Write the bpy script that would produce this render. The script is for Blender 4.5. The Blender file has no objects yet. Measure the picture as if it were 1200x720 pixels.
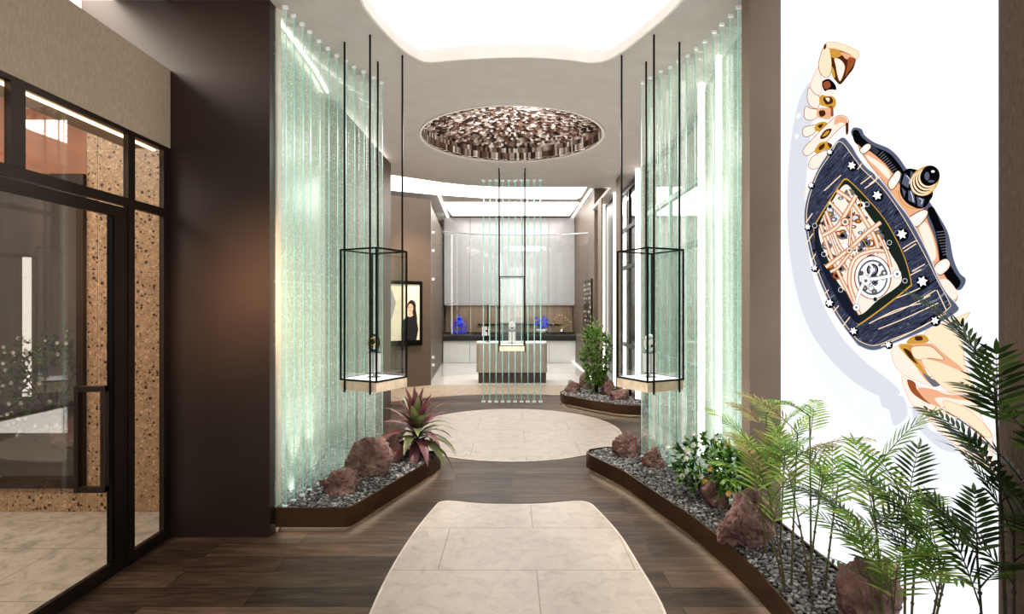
import bpy, bmesh, math, random
import numpy as np
from mathutils import Vector, Matrix, noise
from mathutils.geometry import tessellate_polygon
R = math.radians; PI = math.pi
S = bpy.context.scene
COL = S.collection
F = 650.0; CZ = 1.5; CH = 3.5
def fl(px, py, z=0.0):
    Y = (CZ - z) * F / (py - 360.0)
    return ((px - 600) * Y / F, Y)

# ------------------------------------------------------------ materials
def lin(c):
    return tuple(((v/255)/12.92 if v/255 <= .04045 else ((v/255+.055)/1.055)**2.4) for v in c) + (1,)
def newmat(name):
    m = bpy.data.materials.new(name); m.use_nodes = True
    nt = m.node_tree; nt.nodes.clear()
    out = nt.nodes.new('ShaderNodeOutputMaterial')
    return m, nt, out
def N(nt, t, **kw):
    n = nt.nodes.new('ShaderNode' + t)
    for k, v in kw.items():
        if k in n.inputs: n.inputs[k].default_value = v
        else: setattr(n, k, v)
    return n
def L(nt, a, b): nt.links.new(a, b)
def ramp(nt, stops, interp='LINEAR'):
    r = nt.nodes.new('ShaderNodeValToRGB'); e = r.color_ramp.elements
    r.color_ramp.interpolation = interp
    while len(e) < len(stops): e.new(.5)
    for i, (p, c) in enumerate(stops): e[i].position = p; e[i].color = lin(c)
    return r
def pbsdf(nt, out, rough=.5, metal=0, spec=.5, coat=0):
    b = N(nt, 'BsdfPrincipled'); b.inputs['Roughness'].default_value = rough
    b.inputs['Metallic'].default_value = metal; b.inputs['Specular IOR Level'].default_value = spec
    b.inputs['Coat Weight'].default_value = coat
    L(nt, b.outputs[0], out.inputs[0]); return b
def mat(name, c, rough=.5, metal=0, spec=.5, var=.08, scale=6, bump=0, bscale=60, coat=0, stretch=(1,1,1), emit=0):
    m, nt, out = newmat(name); b = pbsdf(nt, out, rough, metal, spec, coat)
    tc = N(nt, 'TexCoord'); mp = N(nt, 'Mapping'); mp.inputs['Scale'].default_value = stretch
    L(nt, tc.outputs['Object'], mp.inputs[0])
    n = N(nt, 'TexNoise'); n.inputs['Scale'].default_value = scale; n.inputs['Detail'].default_value = 5
    L(nt, mp.outputs[0], n.inputs['Vector'])
    d = tuple(max(0, v*(1-var)) for v in c); u = tuple(min(255, v*(1+var)) for v in c)
    r = ramp(nt, [(.3, d), (.7, u)]); L(nt, n.outputs[0], r.inputs[0]); L(nt, r.outputs[0], b.inputs['Base Color'])
    if emit:
        L(nt, r.outputs[0], b.inputs['Emission Color']); b.inputs['Emission Strength'].default_value = emit
    if bump:
        n2 = N(nt, 'TexNoise'); n2.inputs['Scale'].default_value = bscale; n2.inputs['Detail'].default_value = 4
        L(nt, mp.outputs[0], n2.inputs['Vector'])
        bp = N(nt, 'Bump'); bp.inputs['Strength'].default_value = bump; bp.inputs['Distance'].default_value = .01
        L(nt, n2.outputs[0], bp.inputs['Height']); L(nt, bp.outputs[0], b.inputs['Normal'])
    return m
def emis(name, c, s):
    m, nt, out = newmat(name); e = N(nt, 'Emission'); e.inputs[0].default_value = lin(c); e.inputs[1].default_value = s
    L(nt, e.outputs[0], out.inputs[0]); return m
def glassmat(name, tint, refl=.0, dif=0, difc=(220, 240, 232), ior=1.45, speck=False, glow=0):
    """thin architectural glass: tinted transmission, fresnel reflection"""
    m, nt, out = newmat(name)
    t = N(nt, 'BsdfTransparent'); t.inputs[0].default_value = tint + (1,)
    g = N(nt, 'BsdfGlossy'); g.inputs['Roughness'].default_value = .02; g.inputs[0].default_value = (1, 1, 1, 1)
    fr = N(nt, 'Fresnel'); ge = N(nt, 'NewGeometry'); ii = N(nt, 'MapRange'); ii.inputs[3].default_value = ior; ii.inputs[4].default_value = 1/ior
    L(nt, ge.outputs['Backfacing'], ii.inputs[0]); L(nt, ii.outputs[0], fr.inputs[0])
    ad = N(nt, 'Math', operation='ADD'); ad.inputs[1].default_value = refl; L(nt, fr.outputs[0], ad.inputs[0])
    mx = N(nt, 'MixShader'); L(nt, ad.outputs[0], mx.inputs[0]); L(nt, t.outputs[0], mx.inputs[1]); L(nt, g.outputs[0], mx.inputs[2])
    last = mx
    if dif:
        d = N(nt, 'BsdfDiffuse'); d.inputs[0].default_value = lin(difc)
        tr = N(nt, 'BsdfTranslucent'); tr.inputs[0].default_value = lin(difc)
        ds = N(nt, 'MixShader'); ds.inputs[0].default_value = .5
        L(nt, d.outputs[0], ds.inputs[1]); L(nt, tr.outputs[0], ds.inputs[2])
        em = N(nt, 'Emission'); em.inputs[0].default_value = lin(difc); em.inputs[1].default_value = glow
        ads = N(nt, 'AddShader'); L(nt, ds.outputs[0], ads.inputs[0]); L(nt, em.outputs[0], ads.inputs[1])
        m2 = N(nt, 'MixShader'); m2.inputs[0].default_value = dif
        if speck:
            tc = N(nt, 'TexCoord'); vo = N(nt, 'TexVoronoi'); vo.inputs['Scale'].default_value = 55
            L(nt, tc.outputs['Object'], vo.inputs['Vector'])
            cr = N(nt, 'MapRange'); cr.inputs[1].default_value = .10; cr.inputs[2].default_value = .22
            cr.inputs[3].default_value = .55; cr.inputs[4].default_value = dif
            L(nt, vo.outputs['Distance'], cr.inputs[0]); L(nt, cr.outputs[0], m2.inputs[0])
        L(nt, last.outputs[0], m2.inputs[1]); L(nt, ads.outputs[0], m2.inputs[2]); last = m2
    L(nt, last.outputs[0], out.inputs[0]); return m

def wood_floor():
    m, nt, out = newmat('wood_planks'); b = pbsdf(nt, out, .48, 0, .3)
    tc = N(nt, 'TexCoord'); mp = N(nt, 'Mapping'); L(nt, tc.outputs['Object'], mp.inputs[0])
    br = N(nt, 'TexBrick'); br.offset = .37; br.squash = 1
    for k, v in (('Scale', 1), ('Mortar Size', .0022), ('Mortar Smooth', .1), ('Brick Width', 1.35), ('Row Height', .185), ('Bias', 0)): br.inputs[k].default_value = v
    br.inputs['Color1'].default_value = (0, 0, 0, 1); br.inputs['Color2'].default_value = (1, 1, 1, 1); br.inputs['Mortar'].default_value = (.5, .5, .5, 1)
    L(nt, mp.outputs[0], br.inputs['Vector'])
    # grain stretched along x, shifted per plank
    mp2 = N(nt, 'Mapping'); mp2.inputs['Scale'].default_value = (1.6, 11, 1); L(nt, tc.outputs['Object'], mp2.inputs[0])
    ad = N(nt, 'VectorMath', operation='ADD'); sc = N(nt, 'VectorMath', operation='SCALE'); sc.inputs['Scale'].default_value = 7
    L(nt, br.outputs['Color'], sc.inputs[0]); L(nt, mp2.outputs[0], ad.inputs[0]); L(nt, sc.outputs[0], ad.inputs[1])
    n = N(nt, 'TexNoise'); n.inputs['Scale'].default_value = 2.2; n.inputs['Detail'].default_value = 9; n.inputs['Roughness'].default_value = .62; n.inputs['Distortion'].default_value = .6
    L(nt, ad.outputs[0], n.inputs['Vector'])
    mxv = N(nt, 'Math', operation='MULTIPLY_ADD'); mxv.inputs[1].default_value = .22
    L(nt, br.outputs['Color'], mxv.inputs[0]); 
    m3 = N(nt, 'Math', operation='MULTIPLY'); m3.inputs[1].default_value = .62; L(nt, n.outputs[0], m3.inputs[0]); L(nt, m3.outputs[0], mxv.inputs[2])
    r = ramp(nt, [(.20, (26, 19, 15)), (.34, (62, 48, 39)), (.48, (88, 70, 57)), (.68, (122, 101, 84))]); L(nt, mxv.outputs[0], r.inputs[0])
    mm = N(nt, 'Mix', data_type='RGBA'); L(nt, br.outputs['Fac'], mm.inputs[0]); L(nt, r.outputs[0], mm.inputs[6]); mm.inputs[7].default_value = lin((22, 16, 12))
    L(nt, mm.outputs[2], b.inputs['Base Color'])
    bp = N(nt, 'Bump'); bp.inputs['Strength'].default_value = .15; bp.inputs['Distance'].default_value = .01; L(nt, n.outputs[0], bp.inputs['Height']); L(nt, bp.outputs[0], b.inputs['Normal'])
    return m
def stone_tiles(name, c, w, h, off=(0, 0), rough=.4, grout=(150, 132, 115), mortar=.003, offset=.5, var=.07):
    m, nt, out = newmat(name); b = pbsdf(nt, out, rough)
    tc = N(nt, 'TexCoord'); mp = N(nt, 'Mapping'); mp.inputs['Location'].default_value = (off[0], off[1], 0); L(nt, tc.outputs['Object'], mp.inputs[0])
    br = N(nt, 'TexBrick'); br.offset = offset
    for k, v in (('Scale', 1), ('Mortar Size', mortar), ('Mortar Smooth', .1), ('Brick Width', w), ('Row Height', h)): br.inputs[k].default_value = v
    L(nt, mp.outputs[0], br.inputs['Vector'])
    n = N(nt, 'TexNoise'); n.inputs['Scale'].default_value = 9; n.inputs['Detail'].default_value = 10; n.inputs['Roughness'].default_value = .72; n.inputs['Distortion'].default_value = .8
    L(nt, mp.outputs[0], n.inputs['Vector'])
    r = ramp(nt, [(.32, tuple(v*(1-var*1.6) for v in c)), (.5, c), (.75, tuple(min(255, v*(1+var)) for v in c))]); L(nt, n.outputs[0], r.inputs[0])
    mm = N(nt, 'Mix', data_type='RGBA'); L(nt, br.outputs['Fac'], mm.inputs[0]); L(nt, r.outputs[0], mm.inputs[6]); mm.inputs[7].default_value = lin(grout)
    L(nt, mm.outputs[2], b.inputs['Base Color']); return m
def terrazzo():
    m, nt, out = newmat('terrazzo'); b = pbsdf(nt, out, .35)
    tc = N(nt, 'TexCoord')
    def chips(scale, seedoff, th):
        mp = N(nt, 'Mapping'); mp.inputs['Location'].default_value = (seedoff, seedoff, seedoff); L(nt, tc.outputs['Object'], mp.inputs[0])
        v = N(nt, 'TexVoronoi'); v.inputs['Scale'].default_value = scale; L(nt, mp.outputs[0], v.inputs['Vector'])
        sp = N(nt, 'SeparateColor'); L(nt, v.outputs['Color'], sp.inputs[0])
        a = N(nt, 'Math', operation='MULTIPLY'); L(nt, sp.outputs[0], a.inputs[0]); a.inputs[1].default_value = th
        c = N(nt, 'Math', operation='LESS_THAN'); L(nt, v.outputs['Distance'], c.inputs[0]); L(nt, a.outputs[0], c.inputs[1])
        return c, sp
    c1, s1 = chips(34, 0, .45); c2, s2 = chips(60, 3.3, .42)
    nz = N(nt, 'TexNoise'); nz.inputs['Scale'].default_value = 40; L(nt, tc.outputs['Object'], nz.inputs['Vector'])
    base = ramp(nt, [(.3, (150, 122, 94)), (.7, (178, 148, 116))]); L(nt, nz.outputs[0], base.inputs[0])
    ch = ramp(nt, [(0, (50, 34, 26)), (.3, (96, 64, 46)), (.5, (200, 165, 130)), (1, (225, 195, 165))], 'CONSTANT'); L(nt, s1.outputs[1], ch.inputs[0])
    m1 = N(nt, 'Mix', data_type='RGBA'); L(nt, c1.outputs[0], m1.inputs[0]); L(nt, base.outputs[0], m1.inputs[6]); L(nt, ch.outputs[0], m1.inputs[7])
    ch2 = ramp(nt, [(0, (60, 38, 26)), (.5, (205, 172, 138))], 'CONSTANT'); L(nt, s2.outputs[1], ch2.inputs[0])
    m2 = N(nt, 'Mix', data_type='RGBA'); L(nt, c2.outputs[0], m2.inputs[0]); L(nt, m1.outputs[2], m2.inputs[6]); L(nt, ch2.outputs[0], m2.inputs[7])
    L(nt, m2.outputs[2], b.inputs['Base Color']); return m
def island_mat(name, stops, rough=.5, spec=.5, nscale=0, interp='LINEAR', metal=0):
    m, nt, out = newmat(name); b = pbsdf(nt, out, rough, metal, spec)
    g = N(nt, 'NewGeometry'); r = ramp(nt, stops, interp); L(nt, g.outputs['Random Per Island'], r.inputs[0])
    L(nt, r.outputs[0], b.inputs['Base Color']); 
    if nscale:
        tc = N(nt, 'TexCoord'); n = N(nt, 'TexNoise'); n.inputs['Scale'].default_value = nscale; L(nt, tc.outputs['Object'], n.inputs['Vector'])
        bp = N(nt, 'Bump'); bp.inputs['Strength'].default_value = .3; bp.inputs['Distance'].default_value = .01
        L(nt, n.outputs[0], bp.inputs['Height']); L(nt, bp.outputs[0], b.inputs['Normal'])
    return m
def leafmat(name, stops, trans=.25, rough=.4):
    m, nt, out = newmat(name); b = N(nt, 'BsdfPrincipled'); b.inputs['Roughness'].default_value = rough
    g = N(nt, 'NewGeometry'); tc = N(nt, 'TexCoord'); n = N(nt, 'TexNoise'); n.inputs['Scale'].default_value = 9; L(nt, tc.outputs['Object'], n.inputs['Vector'])
    mx = N(nt, 'Mix', data_type='FLOAT'); mx.inputs[0].default_value = .5; L(nt, g.outputs['Random Per Island'], mx.inputs[2]); L(nt, n.outputs[0], mx.inputs[3])
    r = ramp(nt, stops); L(nt, mx.outputs[0], r.inputs[0]); L(nt, r.outputs[0], b.inputs['Base Color'])
    t = N(nt, 'BsdfTranslucent'); L(nt, r.outputs[0], t.inputs[0]); ms = N(nt, 'MixShader'); ms.inputs[0].default_value = trans
    L(nt, b.outputs[0], ms.inputs[1]); L(nt, t.outputs[0], ms.inputs[2]); L(nt, ms.outputs[0], out.inputs[0]); return m
def rockmat():
    m, nt, out = newmat('lava_rock'); b = pbsdf(nt, out, .85, 0, .25)
    tc = N(nt, 'TexCoord'); n = N(nt, 'TexNoise'); n.inputs['Scale'].default_value = 5; n.inputs['Detail'].default_value = 6; n.inputs['Roughness'].default_value = .6; L(nt, tc.outputs['Object'], n.inputs['Vector'])
    r = ramp(nt, [(.28, (84, 62, 60)), (.45, (134, 106, 100)), (.6, (162, 134, 126)), (.75, (206, 184, 176))]); L(nt, n.outputs[0], r.inputs[0]); L(nt, r.outputs[0], b.inputs['Base Color'])
    n2 = N(nt, 'TexNoise'); n2.inputs['Scale'].default_value = 38; n2.inputs['Detail'].default_value = 8; L(nt, tc.outputs['Object'], n2.inputs['Vector'])
    v = N(nt, 'TexVoronoi'); v.inputs['Scale'].default_value = 26; L(nt, tc.outputs['Object'], v.inputs['Vector'])
    a = N(nt, 'Math', operation='ADD'); L(nt, n2.outputs[0], a.inputs[0]); L(nt, v.outputs['Distance'], a.inputs[1])
    bp = N(nt, 'Bump'); bp.inputs['Strength'].default_value = .9; bp.inputs['Distance'].default_value = .02; L(nt, a.outputs[0], bp.inputs['Height']); L(nt, bp.outputs[0], b.inputs['Normal'])
    return m

M = {}
M['wood'] = wood_floor()
M['stone'] = stone_tiles('cream_stone', (186, 174, 163), 1.12, .6, off=(.42, -.15), rough=.42, grout=(150, 130, 112), mortar=.0035)
M['stone_edge'] = mat('stone_edge', (208, 197, 184), .4)
M['beige_floor'] = stone_tiles('beige_stone', (180, 164, 146), 1.2, .9, rough=.25, grout=(168, 150, 130))
M['white_floor'] = mat('white_gloss_floor', (216, 212, 208), .12, var=.02)
M['travertine'] = stone_tiles('travertine', (176, 166, 152), .9, .62, off=(.1, .28), rough=.5, grout=(116, 108, 98), offset=0, mortar=.003, var=.14)
M['ceil'] = mat('ceiling_paint', (186, 180, 176), .7, var=.02)
M['ceil_rim'] = mat('ceiling_rim', (225, 220, 216), .6, var=.02)
M['glow'] = emis('cove_glow', (255, 250, 244), 1.5)
M['glow2'] = emis('panel_glow', (255, 250, 245), 2.6)
M['led'] = emis('led_strip', (255, 248, 240), 4.5)
M['ledw'] = emis('led_warm', (255, 226, 190), 5.5)
M['ledp'] = emis('plinth_led', (255, 240, 216), 9)
M['dark_wall'] = mat('dark_bronze_wall', (56, 43, 35), .45, metal=.1, var=.05, scale=1.2)
M['fascia'] = mat('beige_fabric', (176, 160, 140), .85, var=.05, scale=90, bump=.25, bscale=220, stretch=(1, 1, .3))
M['frame'] = mat('dark_bronze_frame', (58, 47, 40), .38, metal=.5, var=.06)
M['taupe'] = mat('taupe_wall', (128, 112, 99), .6, var=.04, scale=2)
M['taupe_b'] = mat('deep_taupe_wall', (104, 90, 79), .5, var=.05, scale=2)
M['taupe_d'] = mat('dark_taupe_wall', (92, 80, 71), .55, var=.05, scale=2)
M['brown_wall'] = mat('brown_woven_wall', (96, 80, 67), .8, var=.10, scale=150, bump=.3, bscale=200, stretch=(1, 1, .25))
M['cream_jamb'] = mat('cream_jamb', (214, 200, 184), .5)
M['terrazzo'] = terrazzo()
M['grout'] = mat('grout', (222, 200, 176), .7)
M['rose'] = mat('rose_brown_plaster', (150, 104, 80), .6)
M['bronze'] = mat('planter_bronze', (96, 72, 54), .34, metal=.6, var=.12, scale=2)
M['toe'] = mat('toe_kick', (120, 112, 102), .5)
M['gravel_base'] = mat('gravel_base', (45, 43, 42), .9)
M['gravel'] = island_mat('gravel', [(0, (62, 61, 62)), (.4, (104, 103, 103)), (.8, (142, 140, 138)), (1, (186, 183, 180))], .6, .4)
M['rock'] = rockmat()
M['black'] = mat('black_metal', (22, 20, 20), .35, metal=.6)
M['blackm'] = mat('black_counter', (14, 14, 15), .55, spec=.2)
M['slab'] = mat('travertine_slab', (214, 196, 172), .5, var=.06, scale=20)
M['pad'] = emis('light_pad', (255, 252, 248), 1.6)
M['glass'] = glassmat('clear_glass', (.95, .965, .96), refl=.01)
M['glass_dark'] = glassmat('storefront_glass', (.86, .84, .82), refl=.03, ior=1.5)
M['fin'] = glassmat('fin_glass', (.962, .985, .975), refl=.0, dif=.06, difc=(224, 236, 224), speck=True, glow=.6)  # lit haze put into the panes as diffuse and emission
M['fin_edge'] = mat('fin_edge', (132, 192, 182), .3, emit=.28, var=.25, scale=4)  # edge-lit glow painted on the edges as emission
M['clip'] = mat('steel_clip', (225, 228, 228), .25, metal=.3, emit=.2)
def backing(name, lo, hi, seed):
    m, nt, out = newmat(name); b = pbsdf(nt, out, .3, .05)
    tc = N(nt, 'TexCoord'); mp = N(nt, 'Mapping'); mp.inputs['Scale'].default_value = (0, 5, .05); mp.inputs['Location'].default_value = (seed, seed, 0); L(nt, tc.outputs['Object'], mp.inputs[0])
    n = N(nt, 'TexNoise'); n.inputs['Scale'].default_value = 2.2; n.inputs['Detail'].default_value = 3; L(nt, mp.outputs[0], n.inputs['Vector'])
    r = ramp(nt, [(.35, lo), (.62, hi)]); L(nt, n.outputs[0], r.inputs[0])
    v = N(nt, 'TexNoise'); v.inputs['Scale'].default_value = 90; v.inputs['Detail'].default_value = 3; L(nt, tc.outputs['Object'], v.inputs['Vector'])
    r2 = ramp(nt, [(.40, (150, 150, 150)), (.55, (215, 215, 215)), (.68, (255, 255, 255))]); L(nt, v.outputs[0], r2.inputs[0])
    mx = N(nt, 'Mix', data_type='RGBA', blend_type='MULTIPLY'); mx.inputs[0].default_value = 1; L(nt, r.outputs[0], mx.inputs[6]); L(nt, r2.outputs[0], mx.inputs[7])
    L(nt, mx.outputs[2], b.inputs['Base Color']); return m
M['backing'] = backing('pale_glass_backing', (196, 200, 182), (238, 240, 226), 1)
M['backing_r'] = backing('speckled_glass_backing', (128, 142, 126), (206, 214, 198), 4)
M['cab'] = mat('grey_gloss_cabinet', (178, 176, 176), .12, var=.02)
M['cab_w'] = mat('white_gloss_cabinet', (226, 224, 223), .15, var=.02)
M['island'] = mat('grey_lacquer', (172, 165, 156), .2, var=.02)
M['niche'] = mat('bronze_mirror', (150, 130, 112), .35, metal=.1, var=.08, scale=2, stretch=(6, 1, .2))
M['white'] = mat('white_gloss', (232, 230, 228), .3)
M['blue'] = mat('cobalt_blue', (52, 62, 190), .3, emit=.25)
M['gold'] = mat('gold', (212, 160, 70), .2, metal=.9)
M['steel'] = mat('steel', (190, 190, 192), .2, metal=.9)
M['straw'] = mat('dried_flower', (196, 176, 120), .7)
M['tiles'] = island_mat('dome_tiles', [(0, (52, 36, 30)), (.22, (112, 82, 68)), (.45, (150, 126, 112)), (.68, (200, 186, 176)), (.88, (246, 240, 236))], .4, .6, 0, 'CONSTANT')
M['tileback'] = mat('dome_back', (58, 42, 36), .7)
M['palm'] = leafmat('palm_leaf', [(.2, (70, 110, 38)), (.5, (126, 164, 68)), (.8, (186, 204, 118))], .4)
M['palm_d'] = leafmat('dark_palm_leaf', [(.2, (26, 42, 20)), (.5, (54, 80, 34)), (.8, (96, 124, 58))], .35)
M['palm_y'] = leafmat('dry_palm_leaf', [(.2, (116, 104, 62)), (.5, (156, 142, 92)), (.8, (170, 168, 112))], .3)
M['shrub'] = leafmat('shrub_leaf', [(.2, (26, 52, 26)), (.5, (56, 94, 44)), (.8, (112, 148, 72))], .2)
M['shrub_l'] = leafmat('light_shrub_leaf', [(.2, (66, 112, 40)), (.5, (112, 160, 64)), (.8, (170, 200, 110))], .25)
M['bush'] = leafmat('bush_leaf', [(.2, (34, 62, 24)), (.5, (82, 120, 42)), (.8, (150, 182, 78))], .25)
M['cordy_r'] = leafmat('burgundy_leaf', [(.2, (74, 40, 46)), (.5, (122, 74, 80)), (.8, (164, 116, 116))], .15)
M['cordy_g'] = leafmat('green_burgundy_leaf', [(.2, (96, 60, 56)), (.38, (92, 92, 62)), (.6, (138, 146, 100)), (.85, (182, 186, 142))], .15)
M['blossom_leaf'] = leafmat('blossom_leaf', [(.2, (40, 46, 30)), (.5, (78, 84, 56)), (.8, (130, 130, 96))], .2)
M['stem'] = mat('cane', (96, 88, 56), .6)
M['stem_d'] = mat('dark_cane', (52, 46, 30), .6)
M['petal'] = mat('petal', (244, 238, 226), .6, emit=.1)
M['petal_y'] = mat('yellow_petal', (236, 196, 110), .6)

# ------------------------------------------------------------ mesh helpers
class MB:
    def __init__(s): s.v = []; s.f = []; s.m = []; s.mats = []
    def mi(s, m):
        if m not in s.mats: s.mats.append(m)
        return s.mats.index(m)
    def add(s, vs, fs, m):
        o = len(s.v); i = s.mi(m)
        s.v += [tuple(v) for v in vs]; s.f += [tuple(a+o for a in f) for f in fs]; s.m += [i]*len(fs); return s
    def box(s, x0, x1, y0, y1, z0, z1, m):
        if x0 > x1: x0, x1 = x1, x0
        if y0 > y1: y0, y1 = y1, y0
        vs = [(x0,y0,z0),(x1,y0,z0),(x1,y1,z0),(x0,y1,z0),(x0,y0,z1),(x1,y0,z1),(x1,y1,z1),(x0,y1,z1)]
        return s.add(vs, [(0,3,2,1),(4,5,6,7),(0,1,5,4),(1,2,6,5),(2,3,7,6),(3,0,4,7)], m)
    def obox(s, c, u, w, hu, hw, z0, z1, m):
        """box with horizontal axes u, w (unit 2D) and half sizes"""
        vs = []
        for z in (z0, z1):
            for a, b in ((-1,-1),(1,-1),(1,1),(-1,1)):
                vs.append((c[0]+a*hu*u[0]+b*hw*w[0], c[1]+a*hu*u[1]+b*hw*w[1], z))
        return s.add(vs, [(0,3,2,1),(4,5,6,7),(0,1,5,4),(1,2,6,5),(2,3,7,6),(3,0,4,7)], m)
    def tube(s, pts, rad, m, seg=8, cap=True):
        pts = [Vector(p) for p in pts]; n = len(pts)
        if not hasattr(rad, '__len__'): rad = [rad]*n
        o = []; up = Vector((0, 0, 1)); fs = []
        for i, p in enumerate(pts):
            d = (pts[min(i+1, n-1)] - pts[max(i-1, 0)]).normalized()
            a = d.cross(up if abs(d.z) < .95 else Vector((1, 0, 0))).normalized(); b = d.cross(a)
            for k in range(seg):
                t = 2*PI*k/seg; o.append(p + rad[i]*(a*math.cos(t) + b*math.sin(t)))
        for i in range(n-1):
            for k in range(seg):
                k2 = (k+1) % seg; fs.append((i*seg+k, i*seg+k2, (i+1)*seg+k2, (i+1)*seg+k))
        if cap: fs.append(tuple(range(seg))[::-1]); fs.append(tuple((n-1)*seg+k for k in range(seg)))
        return s.add(o, fs, m)
    def lathe(s, c, prof, m, seg=24):
        vs = []; fs = []; n = len(prof)
        for r, z in prof:
            for k in range(seg):
                t = 2*PI*k/seg; vs.append((c[0]+r*math.cos(t), c[1]+r*math.sin(t), c[2]+z))
        for i in range(n-1):
            for k in range(seg):
                k2 = (k+1) % seg; fs.append((i*seg+k, i*seg+k2, (i+1)*seg+k2, (i+1)*seg+k))
        fs.append(tuple(range(seg))[::-1]); fs.append(tuple((n-1)*seg+k for k in range(seg)))
        return s.add(vs, fs, m)
    def prism(s, poly, z0, z1, m, mtop=None, holes=(), caps=(True, True)):
        loops = [poly] + list(holes)
        flat = [p for lp in loops for p in lp]; n = len(flat)
        tris = tessellate_polygon([[Vector((p[0], p[1], 0)) for p in lp] for lp in loops])
        def fix(t):
            a, b, c = [flat[i] for i in t]
            return t if (b[0]-a[0])*(c[1]-a[1]) - (b[1]-a[1])*(c[0]-a[0]) > 0 else t[::-1]
        tris = [fix(tuple(t)) for t in tris]
        if caps[1]: s.add([(p[0], p[1], z1) for p in flat], tris, mtop or m)
        if caps[0]: s.add([(p[0], p[1], z0) for p in flat], [t[::-1] for t in tris], m)
        for lp in loops:
            k = len(lp); vs = [(p[0], p[1], z0) for p in lp] + [(p[0], p[1], z1) for p in lp]
            s.add(vs, [(i, (i+1) % k, k+(i+1) % k, k+i) for i in range(k)], m)
        return s
    def wallstrip(s, pts, th, z0, z1, m):
        """wall along polyline, thickness th on its left side (normal = rotate +90)"""
        n = len(pts); off = []
        for i in range(n):
            a = Vector(pts[max(i-1, 0)]); b = Vector(pts[min(i+1, n-1)]); d = (b-a).normalized()
            off.append((pts[i][0]-d.y*th, pts[i][1]+d.x*th))
        return s.prism(list(pts) + off[::-1], z0, z1, m)
    def build(s, name, parent=None, loc=(0,0,0), rz=0, smooth=False, bevel=0):
        me = bpy.data.meshes.new(name); me.from_pydata(s.v, [], s.f)
        for m in s.mats: me.materials.append(m)
        me.polygons.foreach_set('material_index', s.m)
        bm = bmesh.new(); bm.from_mesh(me); bmesh.ops.recalc_face_normals(bm, faces=bm.faces); bm.to_mesh(me); bm.free()
        me.update()
        if smooth:
            me.polygons.foreach_set('use_smooth', [True]*len(me.polygons))
            try: me.set_sharp_from_angle(angle=R(40))
            except Exception: pass
        o = bpy.data.objects.new(name, me); COL.objects.link(o); o.location = loc; o.rotation_euler = (0, 0, rz)
        if parent: o.parent = parent
        if bevel:
            b = o.modifiers.new('bevel', 'BEVEL'); b.width = bevel; b.segments = 2; b.limit_method = 'ANGLE'
        return o
def tag(o, label=None, cat=None, group=None, kind=None):
    if label: o['label'] = label
    if cat: o['category'] = cat
    if group: o['group'] = group
    if kind: o['kind'] = kind
    return o
def empty(name, loc=(0,0,0), rz=0):
    o = bpy.data.objects.new(name, None); COL.objects.link(o); o.location = loc; o.rotation_euler = (0,0,rz); o.empty_display_size = .1; return o
def struct(o, label, cat): return tag(o, label, cat, kind='structure')
def arc(cx, cy, rx, ry, a0, a1, n): return [(cx+rx*math.cos(R(a0+(a1-a0)*i/n)), cy+ry*math.sin(R(a0+(a1-a0)*i/n))) for i in range(n+1)]
def smooth_loop(pts, it=2):
    for _ in range(it):
        q = []
        for i in range(len(pts)):
            a = pts[i]; b = pts[(i+1) % len(pts)]
            q += [(a[0]*.75+b[0]*.25, a[1]*.75+b[1]*.25), (a[0]*.25+b[0]*.75, a[1]*.25+b[1]*.75)]
        pts = q
    return pts

# ------------------------------------------------------------ floors
b = MB().box(-2.22, 3.2, -2, 10.4, -.1, 0, M['wood']); struct(b.build('floor'), 'dark oak plank floor running across the entrance hall', 'floor')
# travertine outside the storefront
b = MB().box(-7, -2.22, -2, 10, -.1, .001, M['travertine']); struct(b.build('floor_outside'), 'pale travertine tile floor beyond the glass storefront on the left', 'floor')
# circular stone inlay
disc = arc(0, 6.74, 1.31, 1.385, 0, 360, 72)[:-1]
disc2 = arc(0, 6.74, 1.295, 1.37, 0, 360, 72)[:-1]
b = MB().prism(disc, 0, .006, M['stone_edge'], holes=[disc2]); b.prism(disc2, 0, .006, M['stone'])
struct(b.build('stone_floor_disc'), 'round cream stone inlay in the floor under the ceiling dome', 'floor inlay')
tl = [(-.571,4.22),(-.645,3.764),(-.685,3.35),(-.70,3.01),(-.697,2.70),(-.68,2.2),(-.6,1.5)]
tr = [(.5,1.5),(.68,2.1),(.758,2.70),(.755,2.946),(.738,3.228),(.716,3.665),(.62,4.17)]
tt = [(.595,4.235),(.54,4.276),(.45,4.27),(.25,4.215),(0,4.20),(-.25,4.215),(-.42,4.265),(-.51,4.285),(-.555,4.25)]
def inset(poly, d):
    c = np.mean(poly, axis=0); out = []
    n = len(poly)
    for i in range(n):
        a = Vector(poly[i-1]); q = Vector(poly[(i+1) % n]); t = (q-a).normalized(); nn = Vector((-t.y, t.x))
        out.append((poly[i][0]+nn.x*d, poly[i][1]+nn.y*d))
    return out
tong = smooth_loop(tl + tr + tt, 2)
ti = inset(tong, .012)
b = MB().prism(tong, 0, .006, M['stone_edge'], holes=[ti]); b.prism(ti, 0, .006, M['stone'])
struct(b.build('stone_floor_path'), 'tongue-shaped cream stone path in the wooden floor at the entrance', 'floor inlay')
# beige threshold with circular cut out
cut = arc(0, 6.74, 2.75, 2.75, 150, 30, 40)
poly = [(-3.2, 10.6), (-3.2, cut[0][1])] + cut + [(3.0, cut[-1][1]), (3.0, 10.6)]
struct(MB().prism(poly, 0, .008, M['beige_floor']).build('floor_threshold'), 'beige stone floor band curving in front of the back showroom', 'floor')
struct(MB().box(-3.2, 3.2, 10.6, 16, -.1, .01, M['white_floor']).build('floor_showroom'), 'glossy white floor of the back showroom', 'floor')

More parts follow.
